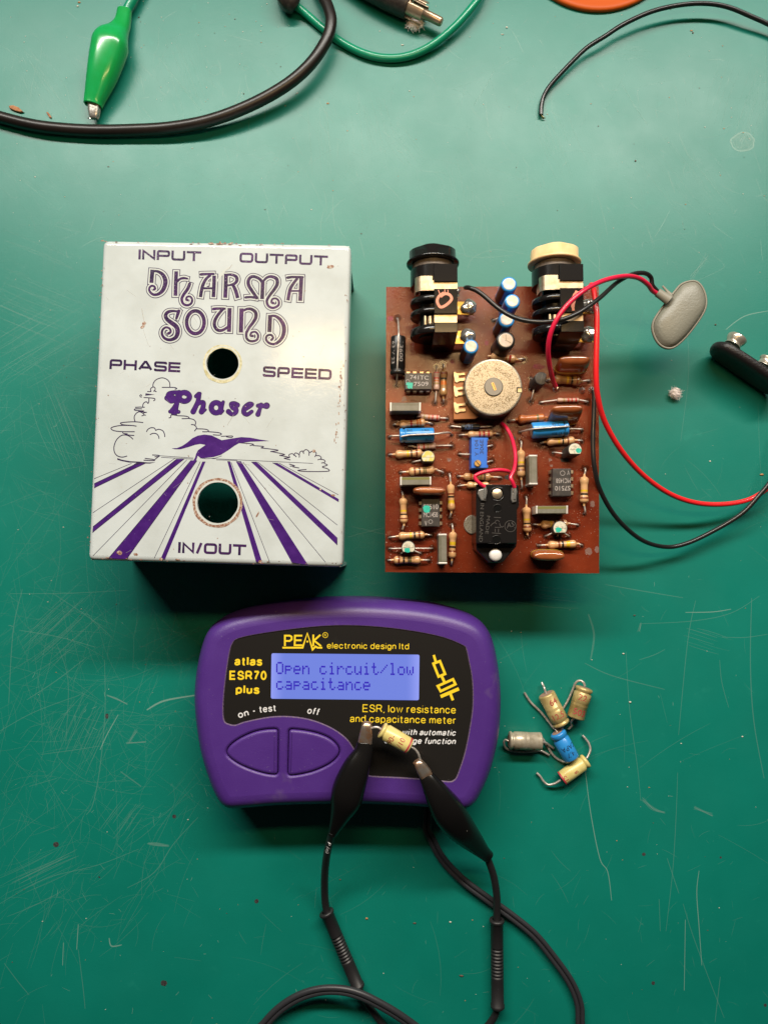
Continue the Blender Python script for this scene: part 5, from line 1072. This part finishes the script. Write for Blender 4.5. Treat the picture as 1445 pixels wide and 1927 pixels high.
# ------------------------------------------------------------------ the purple component tester
F6 = frame(360, 1110, 960, 1530); MBF = frame(400, 1170, 660, 1500); MRF = frame(640, 1200, 920, 1420); LCD = frame(500, 1180, 800, 1330); CL = frame(600, 1340, 960, 1640)
mt = thing('component_tester', 'purple handheld component meter with black face, blue lit display and two buttons', 'tester', at((655, 1315), 0))
mo = [(720, 32), (900, 38), (1060, 55), (1190, 84), (1285, 122), (1340, 178), (1370, 260), (1390, 380), (1396, 500), (1386, 640), (1352, 790), (1308, 895), (1270, 950), (1215, 972), (1100, 966), (950, 955), (750, 948), (560, 950), (400, 955), (260, 966), (185, 966), (135, 925), (92, 830), (52, 690), (30, 520), (32, 400), (52, 280), (84, 185), (132, 132), (215, 92), (350, 62), (520, 40)]
mo = crom([p+(0,) for p in mo], 4, True)
ZM = 20.0
mx = [(v.x, v.y) for v in (at(F6((p[0], p[1])), 9.0) for p in mo)]
mxc = (sum(p[0] for p in mx)/len(mx), sum(p[1] for p in mx)/len(mx))
lv = [(1.6, 0), (.7, .3), (.2, 1.2), (0, 3), (0, 9.0), (.15, 12), (.5, 14.5), (1.1, 16.6), (2.0, 18.2), (3.2, 19.3), (4.6, 19.85), (6.0, ZM)]
top = offs(mx, 6.0)
panel_px = [(F6, (540, 171)), (F6, (700, 163)), (F6, (860, 171)), (F6, (1010, 190)), (F6, (1140, 217)), (MRF, (1190, 78)), (MRF, (1222, 118)), (MRF, (1246, 230)), (MRF, (1272, 360)), (MRF, (1284, 500)), (MRF, (1284, 650)), (MRF, (1268, 800)), (F6, (1240, 730)), (F6, (1205, 838)), (F6, (1188, 862)), (F6, (1165, 868)), (F6, (1090, 860)), (F6, (950, 850)), (F6, (815, 843)), (F6, (792, 828)), (F6, (768, 775)), (F6, (735, 715)), (F6, (700, 670)), (F6, (640, 627)), (F6, (560, 593)), (F6, (480, 576)), (F6, (400, 572)), (F6, (330, 579)), (F6, (240, 598)), (F6, (200, 612)), (F6, (172, 608)), (F6, (152, 595)), (F6, (146, 550)), (F6, (150, 470)), (F6, (160, 380)), (F6, (175, 285)), (F6, (188, 245)), (F6, (215, 222)), (F6, (330, 198))]
pp = [at(F(p), ZM) for F, p in panel_px]; pp = [(v[0], v[1]) for v in crom(pp, 3, True)]
bL = [(683, 1604), (560, 1590), (420, 1550), (280, 1490), (180, 1420), (148, 1366), (180, 1300), (280, 1225), (420, 1160), (550, 1130), (686, 1122)]
bR = [(796, 1124), (950, 1138), (1100, 1170), (1220, 1220), (1300, 1290), (1325, 1360), (1290, 1430), (1200, 1500), (1050, 1565), (900, 1600), (785, 1612)]
def button_outline(B_, r=1.35):
    P_ = [Vector(v[:2]) for v in crom([at(MBF(p), ZM) for p in B_], 4)]
    def cut(seq):                                                    # drop the first r millimetres of a run
        while (seq[1]-P0).length < r: seq.pop(1)
        return seq
    P0 = P_[0].copy(); P_ = cut(P_); P0 = P_[-1].copy(); P_ = cut(P_[::-1])[::-1]
    out = []; A, Z = P_[0], P_[-1]
    def corner(a, b_, c):
        p, q = b_+(a-b_).normalized()*r, b_+(c-b_).normalized()*r
        return [p*(1-t)**2+b_*2*t*(1-t)+q*t*t for t in (0, .2, .4, .6, .8, 1)]
    out = corner(Z, A, P_[1])+P_[2:-2]+corner(P_[-2], Z, A)
    return [(v.x, v.y) for v in out]
btn = [button_outline(bL), button_outline(bR)]
o = MB()
o.loft([[(x, y, z) for x, y in (offs(mx, d) if d < 5.5 else top)] for d, z in lv], 0, True, True, False)
o.poly(top, ZM, [offs(pp, -.35)]+[offs(bb, -.95) for bb in btn], 0)
def rim(poly_, steps, mi=0): o.loft([[(x, y, z) for x, y in offs(poly_, d)] for d, z in steps], mi, True, False, False)
rim(pp, ((-.35, ZM), (-.16, ZM-.05), (-.02, ZM-.22), (.02, ZM-.5)), 1)
for bb in btn: rim(bb, ((-.95, ZM), (-.6, ZM-.1), (-.25, ZM-.38), (-.1, ZM-.75), (-.08, ZM-1.6)), 0)
o.build('case', [M['purple'], M['lip']], mt)
for bb in btn:
    t = MB(); t.loft([[(x, y, z) for x, y in offs(bb, d)] for d, z in ((.1, ZM-1.5), (.1, ZM-.55), (.24, ZM-.18), (.5, ZM+.04), (.85, ZM+.16), (1.15, ZM+.2))], 0, True, True, True); t.build('button', M['purple'], mt)
scn = rrect([at(LCD(p), ZM-.3) for p in ((47, 650), (1388, 664), (1393, 250), (53, 237))], .65, 4)
t = MB(); ZP = ZM-.30
t.poly(offs(pp, .02), ZP, [scn], 0); pn = t.build('face_panel', M['panel'], mt)
ZW = ZP+.02
t = MB(); t.poly(scn, ZP-.06, (), 0); sc_ = t.build('display', M['lcd'], mt)
FONT = dict(O='01110 10001 10001 10001 10001 10001 01110', p='0 0 11110 10001 11110 10000 10000', e='0 0 01110 10001 11111 10000 01110', n='0 0 10110 11001 10001 10001 10001', c='0 0 01110 10000 10000 10001 01110', i='00100 0 01100 00100 00100 00100 01110', r='0 0 10110 11001 10000 10000 10000',
 u='0 0 10001 10001 10001 10011 01101', t='01000 01000 11100 01000 01000 01001 00110', l='01100 00100 00100 00100 00100 00100 01110', o='0 0 01110 10001 10001 10001 01110', w='0 0 10001 10001 10101 10101 01010', a='0 0 01110 00001 01111 10001 01111')
FONT['/'] = '0 00001 00010 00100 01000 10000 0'; FONT[' '] = '0 0 0 0 0 0 0'
t = MB()
for word, y0 in (('Open circuit/low', 316), ('capacitance', 457)):
    for ci, ch in enumerate(word):
        for rI, row in enumerate(FONT[ch].split()):
            for cI, bit in enumerate(row.zfill(5)):
                if bit == '1':
                    x = 96+(ci*6+cI)*13.1; y = y0+rI*15.9+(x-96)*.0085
                    q = [at(LCD(p), ZP-.045) for p in ((x, y+15.2), (x+12.5, y+15.3), (x+12.5, y+.1), (x, y))]; t.add(q, [(0, 1, 2, 3)], 0, False)
t.build('display_text', M['lcd_on'], sc_)
def letter(F, word, bl, br, cap, m_='ink_yellow', bold=0.0, shear=0.0):
    t = MB(); sans(t, word, F, bl, br, cap, ZW, 0, .115+bold*2.6, shear); t.build('lettering', M[m_], mt)
t = MB()
LP = LCD
for pts in ([(175, 165), (175, 78), (218, 78), (236, 88), (236, 112), (218, 126), (180, 126)], [(325, 78), (266, 78), (263, 165), (325, 165)], [(265, 120), (318, 120)], [(160, 187), (335, 187), (378, 55), (425, 204), (452, 176), (470, 187), (506, 187)], [(432, 76), (432, 165)], [(490, 76), (438, 122), (496, 168)]):
    t.ribbon([at(LP(p), ZW) for p in pts], 16/LP.s*mpp(LP(pts[0]), ZW), ZW, 0, False, .28)
for (x, y) in ((378, 132),):
    c_ = at(LP((x, y)), ZW); t.disc((c_.x, c_.y, ZW), .33, 12)
c_ = at(LP((540, 73)), ZW); t.ribbon([(c_.x+.85*cos(k), c_.y+.85*sin(k)) for k in [2*pi*i/24 for i in range(24)]], .16, ZW, 0, True); txt(t, 'R', LP, (532, 84), (550, 84), 22, ZW)
t.build('maker_mark', M['ink_yellow'], mt)
letter(LCD, 'electronic design ltd', (555, 195), (1298, 203), 57)
letter(MBF, 'atlas', (230, 457), (520, 461), 95, bold=.03); letter(MBF, 'ESR70', (177, 608), (566, 610), 96, bold=.03); letter(MBF, 'plus', (243, 752), (492, 756), 94, bold=.03)
letter(MRF, 'ESR, low resistance', (217, 722), (1122, 738), 74); letter(MRF, 'and capacitance meter', (94, 820), (1124, 838), 72)
letter(MRF, 'with automatic', (597, 945), (1116, 953), 60, 'ink_white', .015, .25); letter(MRF, 'discharge function', (425, 1026), (1116, 1036), 60, 'ink_white', .015, .25)
letter(MBF, 'on', (275, 1010), (385, 980), 72, 'ink_white', .012); letter(MBF, '-', (425, 962), (455, 955), 72, 'ink_white', .02); letter(MBF, 'test', (490, 952), (668, 935), 72, 'ink_white', .012); letter(MBF, 'off', (985, 958), (1108, 982), 72, 'ink_white', .012, .1)
t = MB(); k_ = mpp((800, 1300), ZW)/MRF.s
for pts, w_, cl in (([(908, 168), (928, 235)], 24, 0), ([(905, 252), (968, 228), (1018, 352), (955, 378)], 24, 1), ([(983, 370), (1012, 432)], 26, 0), ([(947, 470), (1095, 404), (1118, 452), (975, 520)], 24, 1), ([(975, 572), (1152, 496)], 32, 0), ([(1068, 540), (1094, 608)], 26, 0)):
    t.ribbon([at(MRF(p), ZW) for p in pts], w_*k_, ZW, 0, bool(cl))
t.build('component_symbol', M['ink_yellow'], mt)
LF = frame(450, 1540, 1150, 1927)
def twin(name, pts, r, parent):
    w_ = MB(); P = [at(F(p), z) for F, p, z in pts]
    R_ = [r]*14+[r*1.25]*(len(P)-14); w_.tube(P, R_, 12, 0, 6, 1, r*.95); w_.tube(P, R_, 12, 0, 6, 1, -r*.95); return w_.build(name, M['cable_grey'], parent)
twin('lead_cable', [(CL, (815, 640), 6), (CL, (818, 760), 5), (CL, (815, 880), 3.5), (LF, (745, 75), 2.6), (LF, (787, 155), 1.9), (LF, (865, 238), 1.9), (LF, (960, 310), 1.9), (LF, (1060, 382), 1.9), (LF, (1148, 455), 1.9), (LF, (1222, 545), 1.9), (LF, (1282, 630), 1.9), (LF, (1315, 705), 1.9), (LF, (1323, 770), 1.9), (LF, (1310, 860), 1.9), (LF, (1200, 1010), 1.9), (LF, (900, 1100), 1.9), (LF, (400, 1090), 1.9), (LF, (120, 1010), 2.5), (LF, (45, 880), 3), (LF, (105, 795), 3.4), (LF, (165, 735), 4), (LF, (240, 690), 5), (LF, (320, 668), 6), (LF, (400, 668), 7), (LF, (470, 686), 7.4), (LF, (545, 722), 7), (LF, (625, 770), 6), (LF, (720, 840), 4), (LF, (830, 930), 1.9)], .82, mt)
# ------------------------------------------------------------------ test leads with crocodile clips
def jaws(base, tip, w0, w1, h, m_, parent, open_=.25, cap=True):
    "two channel-shaped jaws from base to tip"
    ax = (tip-base); L = ax.length; ax.normalize(); sd = ax.cross(Vector((0, 0, 1))).normalized(); up = sd.cross(ax)
    for s_ in (1, -1):
        o = MB(); rings = []
        for f, kw, kh in ((-.35, 1, 1), (0, 1, 1), (.5, .97, .95), (.8, .86, .85), (.93, .74, .7), (1.0, .58, .4)):
            c_ = base+ax*(f*L)+up*(s_*(open_*max(0, f)+.05)); w_ = (w0+(w1-w0)*max(0, f))*kw
            rg = [c_-sd*w_, c_-sd*w_*.98+up*s_*h*kh*.55, c_-sd*w_*.8+up*s_*h*kh*.9, c_-sd*w_*.45+up*s_*h*kh, c_+sd*w_*.45+up*s_*h*kh, c_+sd*w_*.8+up*s_*h*kh*.9, c_+sd*w_*.98+up*s_*h*kh*.55, c_+sd*w_]
            rings.append(rg if s_ > 0 else rg[::-1])
        o.loft(rings, 0, True)
        for k in range(4):                                          # teeth round the mouth
            c_ = base+ax*(L*(.78+.07*k))+up*s_*.1
            for q in (-1, 1): o.box(tuple(c_+sd*q*w1*.72), .3, .35, .35)
        o.build('jaw', M[m_], parent)
def boot(pts, hw, F, m_, parent, asp=.85, n=24, zl=None):
    o = MB(); P = [at(F(p), z) for p, z in pts]; R_ = [h/F.s*mpp(F(p[0]), p[1]) for h, p in zip(hw, pts)]
    P2 = crom([tuple(p)+(r,) for p, r in zip(P, R_)], 5); C_ = [Vector(p[:3]) for p in P2]; rings = []
    for i, c_ in enumerate(C_):
        T = (C_[min(i+1, len(C_)-1)]-C_[max(0, i-1)]).normalized(); sd = T.cross(Vector((0, 0, 1))).normalized(); up = sd.cross(T); r = P2[i][3]; rg = []
        for k in range(n):
            t = 2*pi*k/n; ex = 2.5; cx = abs(cos(t))**(2/ex)*(1 if cos(t) > 0 else -1); sy = abs(sin(t))**(2/ex)*(1 if sin(t) > 0 else -1)
            rg.append(c_+sd*cx*r+up*sy*r*asp)
        rings.append(rg)
    # rolled mouth, open end
    T = (C_[1]-C_[0]).normalized(); inner = [[C_[0]+(v-C_[0])*.86+T*d for v in rings[0]] for d in (.0, 2.0)]
    o.loft(inner[::-1]+rings, 0, True, True, True); return o.build(m_ == 'gboot' and 'boot' or 'boot', M[m_], parent)
def plug(F, a_, b_, hw, parent, name='connector', z=2.7):
    a, c = at(F(a_), z+.3), at(F(b_), z); ax = (c-a).normalized(); L = (c-a).length; r = hw/F.s*mpp(F(a_), z)*.9; P = [(0, r*.7), (.02, r*1.15), (.4, r*1.22), (1.0, r*1.15), (1.3, r), (L*.30, r)]
    for i in range(9):
        t = L*(.31+.038*i); P += [(t, r*.99), (t+L*.005, r*.84), (t+L*.016, r*.84), (t+L*.021, r*1.0), (t+L*.034, r*1.0)]
    P += [(L*.70, r), (L*.95, r), (L*.955, r*1.1), (L*.985, r*1.1), (L*.995, r*.95), (L, r*.4)]
    o = MB(); o.lathe(a+ax*1.0, -ax, [(0, r*.75), (1.0, r*.8)], 24, 0, cap1=False); o.lathe(a, ax, P, 24, 0, cap0=False); o.build(name, M['black_mat'], parent); return a, c
l1 = thing('test_lead', 'black crocodile clip test lead gripping the left wire of the yellow capacitor', 'test lead', at((640, 1560), 0), 'crocodile clip test leads of the purple tester')
boot([((347, 222), 25), ((338, 300), 25.2), ((285, 420), 25.2), ((232, 560), 24.8), ((205, 660), 24), ((160, 780), 22.5), ((108, 905), 20.5), ((98, 930), 20.2)], [60, 72, 104, 122, 118, 76, 36, 31], CL, 'boot', l1)
jaws(at(CL((348, 235)), 25.2), at(CL((366, 78)), 26.4), 2.3, 1.9, 1.7, 'copper_jaw', l1, .3)
pa_, pb_ = plug(LF, (338, 362), (464, 660), 27, l1)
wire('wire', [at(CL((104, 900)), 20.8), at(LF((357, 70)), 19), at(LF((343, 130)), 15), at(LF((334, 200)), 10), at(LF((332, 270)), 6), at(LF((335, 330)), 3.8), pa_+(pb_-pa_)*.05], 1.28, 'black_mat', l1)
wire('wire', [pb_-(pb_-pa_)*.02, at(LF((480, 690)), 2), at(LF((510, 738)), 1.4), at(LF((550, 790)), 1.4), at(LF((600, 850)), 1.4), at(LF((700, 930)), 1.4)], 1.2, 'black_mat', l1)
t = MB(); q0 = at(CL((96, 960)), 19.0); q1 = at(CL((66, 1090)), 15.9); wraptxt(t, 'P (o)', q0, q1-q0, .5, 1.1, 1.29, .35, 0, 4.6); t.build('lettering', M['ink_white'], l1)
l2 = thing('test_lead', 'black crocodile clip test lead gripping the right wire of the yellow capacitor', 'test lead', at((870, 1540), 0), 'crocodile clip test leads of the purple tester')
boot([((800, 468), 24.6), ((838, 530), 24.8), ((905, 640), 24.2), ((975, 750), 22.2), ((1060, 862), 19), ((1150, 960), 15), ((1235, 1050), 11), ((1275, 1088), 9.3)], [52, 70, 100, 122, 112, 84, 54, 46], CL, 'boot', l2)
jaws(at(CL((812, 480)), 24.8), at(CL((740, 368)), 26.0), 2.1, 1.7, 1.7, 'copper_jaw', l2, .3)
pa_, pb_ = plug(LF, (1000, 392), (1003, 738), 27, l2)
wire('wire', [at(CL((1262, 1078)), 9.6), at(LF((968, 165)), 8.5), at(LF((988, 225)), 7), at(LF((1000, 300)), 5), at(LF((1000, 360)), 3.6), pa_+(pb_-pa_)*.04], 1.28, 'black_mat', l2)
wire('wire', [pb_-(pb_-pa_)*.02, at(LF((993, 765)), 2), at(LF((970, 800)), 1.4), at(LF((930, 850)), 1.4), at(LF((880, 930)), 1.4)], 1.2, 'black_mat', l2)
# ------------------------------------------------------------------ capacitors off the board
def loosecap(F, a_, b_, hw, z, body, label, leads, printing=None, groove=.14, band=None, crease=False, mids=False, grp='old axial capacitors removed from the board', endm='capend'):
    a, c = at(F(a_), z), at(F(b_), z+(0 if not isinstance(z, tuple) else 0)); L = (c-a).length; ax = (c-a)/L; r = hw/F.s*mpp(F(a_), z)
    root = thing('capacitor', label, 'capacitor', ((a.x+c.x)/2, (a.y+c.y)/2, z-r), grp)
    P = [(0, r*.72), (.1, r*.9), (.35, r*.98), (.6, r)]
    P += [(L*groove-.5, r), (L*groove-.15, r*.86), (L*groove+.2, r*.86), (L*groove+.6, r)]
    if mids:
        for i in range(5): P += [(L*(.50+.02*i), r*.99), (L*(.505+.02*i), r*.965)]
    P += [(L-.5, r), (L-.15, r*.94), (L, r*.8)]
    o = MB(); o.lathe(a, ax, P, 32, 0, None, 1, True, True, 1); o.build('can', [M[body], M[endm]], root)
    t = MB(); t.lathe(a-ax*.01, -ax, [(0, r*.66), (.06, r*.66)], 24, 0); t.lathe(c+ax*.01, ax, [(0, r*.7), (.06, r*.7)], 24, 0); t.build('bung', M[endm], root)
    if band is not None:
        t = MB(); t.lathe(a+ax*(L*band), ax, [(0, r+.02), (.55, r+.02)], 32, 0, cap0=False, cap1=False); t.build('polarity_band', M['ink_red'], root)
    for pts in leads: wire('lead', [at(F(p), zz) for p, zz in pts], .40, 'lead', root, 10, 6)
    if printing: t = MB(); printing(t, a, ax, r, L); t.build('lettering', M['ink_red' if body != 'blue' else 'ink_black'], root)
    return root
loosecap(CP, (872, 712), (668, 312), 112, 3.3, 'capgold', 'gold lacquered capacitor with faded red print and a long straight wire, above the blue capacitor', [([(885, 700), 3.3], [(875, 760), 3.2], [(825, 786), 3], [(765, 755), 2.4], [(690, 660), 1.6], [(590, 540), 1.0], [(480, 435), .6], [(425, 360), .6], [(388, 298), .5]), ([(668, 315), 3.3], [(645, 240), 3.0], [(630, 205), 2.0], [(612, 168), 1.4])],
    lambda t, a, ax, r, L: (hoop(t, '12.5', a, ax, 3.0, 2.0, r, .0, 0, 1), hoop(t, '64', a, ax, 8.2, 2.0, r, .2, 0, 1)), .12, None, False, True)
loosecap(CP, (1165, 232), (1048, 628), 112, 3.3, 'capgold', 'gold capacitor printed 22 in red, with its top wire bent back down its left side', [([(1170, 215), 3.3], [(1150, 165), 3.2], [(1095, 143), 2.8], [(1045, 180), 2.2], [(1000, 290), 1.2], [(945, 410), .8], [(888, 505), .6]), ([(1045, 625), 3.3], [(1000, 660), 2.8], [(990, 700), 1.6], [(1000, 728), 1.2], [(955, 772), 1.0])],
    lambda t, a, ax, r, L: (hoop(t, '22 +', a, ax, 4.4, 2.1, r, -.25, 0, -1), hoop(t, '503', a, ax, 9.6, 2.1, r, .05, 0, -1)), .14, None, False, True)
loosecap(CP, (185, 915), (610, 930), 114, 3.4, 'capsilver', 'tarnished silver capacitor lying nearest the purple tester, its wire wrapped under it', [([(185, 925), 3.4], [(140, 912), 3.0], [(122, 950), 2.4], [(150, 1018), 1.2], [(250, 1058), .8], [(400, 1066), .7], [(520, 1056), .7], [(600, 1052), .8], [(708, 1108), .8]), ([(608, 940), 3.4], [(660, 946), 2.6], [(715, 985), 1.4], [(765, 1018), .8])],
    lambda t, a, ax, r, L: (hoop(t, '15', a, ax, 3.6, 2.0, r, 1.05, 0, -1), hoop(t, '+', a, ax, 9.5, 2.0, r, .9, 0, -1)), .12, None, False, True)
loosecap(CP, (812, 812), (1000, 1155), 106, 3.6, 'blue', 'bright blue capacitor in the middle of the loose pile', [([(1000, 1160), 3.6], [(960, 1200), 2.8], [(905, 1195), 1.6], [(830, 1165), 1.0], [(752, 1100), .8], [(695, 1010), .7], [(622, 890), .6]), ([(812, 812), 3.6], [(790, 770), 3.0], [(770, 745), 2.0])],
    lambda t, a, ax, r, L: (hoop(t, 'CAPA', a, ax, 4.8, 1.6, r, -.3, 0, 1), hoop(t, '4.7', a, ax, 7.2, 1.6, r, -.1, 0, 1)), .2)
loosecap(CP, (1195, 1172), (872, 1412), 92, 2.8, 'capcream', 'pale yellow capacitor with a red end band, lowest of the loose pile', [([(1195, 1150), 2.8], [(1238, 1050), 2.2], [(1224, 962), 1.6], [(1182, 900), 1.2], [(1138, 852), .8]), ([(858, 1432), 2.8], [(775, 1478), 2.2], [(692, 1490), 1.6], [(632, 1442), 1.2], [(590, 1380), 1.0], [(545, 1338), .8])],
    lambda t, a, ax, r, L: (hoop(t, '15', a, ax, 9.2, 1.6, r, .1, 0, 1), hoop(t, '8', a, ax, 4.9, 1.4, r, -.1, 0, 1)), .14, .95)
loosecap(CL, (470, 132), (688, 262), 63, 27.5, 'capcream', 'pale yellow capacitor held between the two crocodile clips over the tester', [([(470, 130), 27.6], [(440, 115), 27.8], [(405, 120), 27.4], [(370, 140), 26.4]), ([(690, 264), 27.4], [(725, 282), 27.2], [(752, 320), 26.8], [(768, 375), 25.9], [(775, 400), 25.6])],
    lambda t, a, ax, r, L: (hoop(t, '90-', a, ax, 4.8, 1.7, r, .25, 0, -1), hoop(t, '/10', a, ax, 8.0, 1.7, r, -.05, 0, -1)), .12, .90, grp=None)

# ------------------------------------------------------------------ things along the top of the bench
C1 = frame(0, 0, 723, 300, 1445); C2 = frame(722, 0, 1445, 300, 1445); TF = frame(520, 0, 920, 130)
gl = thing('crocodile_lead', 'green crocodile clip lead with an insulating boot near the thick black cable', 'test lead', at((200, 110), 0))
boot([((351, 397), 3.4), ((358, 370), 3.6), ((386, 280), 4.8), ((410, 192), 5.4), ((421, 156), 5.2), ((446, 118), 3.8), ((462, 85), 3.2), ((470, 40), 2.8)], [34, 38, 55, 65, 64, 40, 30, 26], C1, 'gboot', gl, .8)
jaws(at(C1((355, 392)), 3.6), at(C1((356, 447)), 3.0), 2.2, 1.9, 1.4, 'silver', gl, .2)
wire('wire', [at(C1(p), z) for p, z in (((468, 70), 3.0), ((480, 36), 2.9), ((500, 0), 3.0), ((530, -60), 3.2), ((600, -160), 3))], 1.75, 'gwire', gl)
ck = MB(); ck.tube([at(C1(p), z) for p, z in (((-260, 330), 2.2), ((-140, 400), 2.2), ((0, 440), 2.2), ((100, 466), 2.2), ((200, 482), 2.2), ((350, 492), 2.2), ((500, 490), 2.4), ((650, 480), 3), ((800, 450), 4), ((950, 392), 5), ((1080, 318), 6), ((1170, 238), 6.5), ((1228, 150), 6.5), ((1245, 85), 6.5), ((1238, 40), 6), ((1218, -5), 5), ((1170, -80), 3), ((1060, -180), 2.2))], 2.15, 18, 0, 10)
tag(ck.build('cable', M['cable'], None, at((250, 240), 0)), 'thick black cable looping across the top of the green bench', 'cable')
gw = thing('patch_lead', 'green wire with a black moulded plug, sagging in a loop under the thick cable', 'wire', at((700, 110), 0))
wire('wire', [at(TF(p), z) for p, z in (((90, -10), 3), ((140, 42), 2.2), ((220, 110), 1.6), ((330, 205), 1.45), ((450, 292), 1.45), ((600, 366), 1.45), ((750, 396), 1.45), ((900, 380), 1.8), ((1050, 312), 2.6), ((1200, 192), 3.4), ((1320, 60), 4), ((1390, -40), 4), ((1430, -140), 4))], 1.42, 'gwire', gw, 14)
o = MB(); o.tube([at(TF(p), z) for p, z in (((60, -160), 5), ((70, -60), 5), ((95, 0), 4.6), ((118, 38), 4.0), ((132, 54), 3.6))], [4.2, 4.8, 4.6, 3.7, 2.6], 6, 0, 3, .8); o.build('plug_boot', M['black_worn'], gw)
rc = thing('phono_plug', 'black phono plug with a silver pin and slotted collar, lying by the green wire', 'plug', at((760, 15), 0))
a, c = at(TF((690, -60)), 4.6), at(TF((905, 45)), 4.6); ax = (c-a).normalized(); L = (c-a).length
o = MB(); o.lathe(a-ax*16, ax, [(0, 2.2), (4, 3.2), (12, 4.4), (16+L*.3, 4.7), (16+L*.9, 4.5), (16+L-.6, 4.5), (16+L, 4.2)], 28); o.build('shell', M['black_worn'], rc)
o = MB()
for k in range(4):
    a0 = .25+k*pi/2; rg = []
    e1 = (Vector((0, 0, 1))-ax*ax.z).normalized(); e2 = ax.cross(e1)
    for tt, rr_ in ((0, 3.9), (1.5, 4.0), (5.2, 3.9), (6.2, 3.9)):
        rg.append([c+ax*tt+(e1*cos(a0+j*.14)+e2*sin(a0+j*.14))*rr_ for j in range(9)]+[c+ax*tt+(e1*cos(a0+j*.14)+e2*sin(a0+j*.14))*(rr_-.4) for j in range(8, -1, -1)])
    o.loft(rg, 0)
o.build('collar', M['brassy'], rc)
o = MB(); o.lathe(c, ax, [(0, 2.9), (.5, 2.9), (.6, 1.62), (12.5, 1.62), (13.2, 1.45), (13.5, 1.0)], 24); o.build('pin', M['brassy'], rc)
tb = MB(); c_ = at((1129, 14), 3); R_ = 32.0
tb.lathe((c_.x, c_.y+R_, 0), (0, 0, 1), [(0, R_-.4), (.2, R_), (1.0, R_), (1.5, R_-.2), (1.8, R_-.7), (1.9, R_-1.5), (1.6, R_-2.4), (1.5, 2)], 72, up=(0, 1, 0)); tag(tb.build('lid', M['orange'], None, (c_.x, c_.y+R_, 0)), 'round orange plastic lid peeking in at the top edge', 'lid')
bw = thing('hookup_wire', 'thin black wire with a stripped copper end, arching in from the right', 'wire', at((1100, 80), 0))
wire('sleeve', [at(C2(p), z) for p, z in (((591, 432), 1.2), ((592, 400), 1.3), ((601, 362), 1.5), ((628, 318), 1.9), ((690, 250), 2.8), ((760, 182), 3.6), ((830, 137), 4.2), ((900, 92), 4.6), ((1000, 46), 5), ((1100, 21), 5), ((1200, 13), 5), ((1290, 26), 4.6), ((1380, 62), 4), ((1470, 105), 3.2), ((1600, 190), 2), ((1760, 260), .9))], .82, 'wire_black', bw)
for k in range(5):
    wire('strand', [at(C2((591, 430)), 1.2), at(C2((594+k, 440)), .8+.1*k), at(C2((598+k*2.4, 448-k)), .3+.12*k)], .11, 'brass', bw, 6, 4)
def fluffball(label, F, p, r, seed, e=(1, .9, .75)):
    c_ = at(F(p), r*.6); o = MB(); rr_ = random.Random(seed); o.icos((c_.x, c_.y, r*.62), r*.88, .35, 2.2, 0, 18, e, seed)
    for k in range(3): o.icos((c_.x+rr_.gauss(0, r*.5), c_.y+rr_.gauss(0, r*.45), r*.5), r*rr_.uniform(.35, .55), .35, 2, 0, 10, (1, 1, .8), seed+k)
    for k in range(170):
        d = Vector((rr_.gauss(0, 1), rr_.gauss(0, 1), abs(rr_.gauss(0, .6)))).normalized(); b0 = Vector((c_.x, c_.y, r*.6))+Vector((d.x*e[0], d.y*e[1], d.z*e[2]))*r*.75
        b1 = b0+d*r*.25+Vector((rr_.gauss(0, .12), rr_.gauss(0, .12), 0))*r; b2 = b1+Vector((rr_.gauss(0, .25), rr_.gauss(0, .25), -.1))*r
        b1.z = max(b1.z, .05); b2.z = max(b2.z, .05); o.tube([b0, b1, b2], .045, 4, 0, 3)
    tag(o.build('fluff', M['fluff'], None, (c_.x, c_.y, 0)), label, 'fluff')
fluffball('white tuft of fluff on the green bench below the grey battery snap', SN, (640, 1195), 2.0, 21)
fluffball('white tuft of fluff touching the phono plug collar', TF, (945, 165), 2.6, 9, (1.25, .8, .7))
def chip(label, F, pts, h, name='wood_chip'):
    o = MB(); P = [at(F(p), 0) for p in pts]; o.prism([(p.x, p.y) for p in P], .02, h, h*.3); tag(o.build(name, M['wood'], None, (P[0].x, P[0].y, 0)), label, 'chip', 'wood chips by the thick cable')
chip('larger pale wood chip just above the black cable at the left edge', C1, ((38, 402), (55, 400), (75, 408), (92, 424), (80, 426), (58, 420), (42, 412)), .9)
chip('thin reddish wood sliver between the larger chip and the green clip', C1, ((177, 424), (184, 424), (196, 440), (196, 447), (188, 443)), .6)
# crumbs and dust scattered on the bench
o = MB(); dr = random.Random(11)
def crumb(x, y, r):
    if 150 < x < 670 and 440 < y < 1075: return
    c_ = at((x, y), 0); o.icos((c_.x, c_.y, r*.35), r, .6, 2, dr.choice((0, 0, 0, 1, 2)), 5, (dr.uniform(.6, 1.6), dr.uniform(.5, .9), .35), dr.random()*90)
for _ in range(150): crumb(dr.uniform(0, 1445), dr.uniform(0, 440), dr.uniform(.08, .22))
for _ in range(60): crumb(dr.uniform(0, 560), dr.uniform(0, 240), dr.uniform(.08, .25))
for _ in range(240): crumb(dr.uniform(0, 1445), dr.uniform(440, 1927), dr.uniform(.06, .2))
for x, y, r in ((1345, 611, .5), (1303, 62, .45), (1300, 58, .35), (1195, 303, .4), (945, 65, .35), (953, 52, .5), (1335, 868, .3), (1432, 893, .5), (780, 1737, .35), (847, 1735, .35), (868, 1836, .5), (690, 1728, .4), (150, 5, .5), (147, 12, .4), (262, 33, .35), (1185, 1321, .5), (1172, 1230, .4), (1193, 1158, .4), (1396, 1386, .3), (640, 1655, .3), (757, 85, .4), (617, 195, .35)): crumb(x, y, r)
st = o.build('dust', [M['dust'], mat('orange_crumb', (.45, .22, .09), .8), mat('dark_crumb', (.10, .07, .05), .8)], None, (0, 0, 0)); st['kind'] = 'stuff'
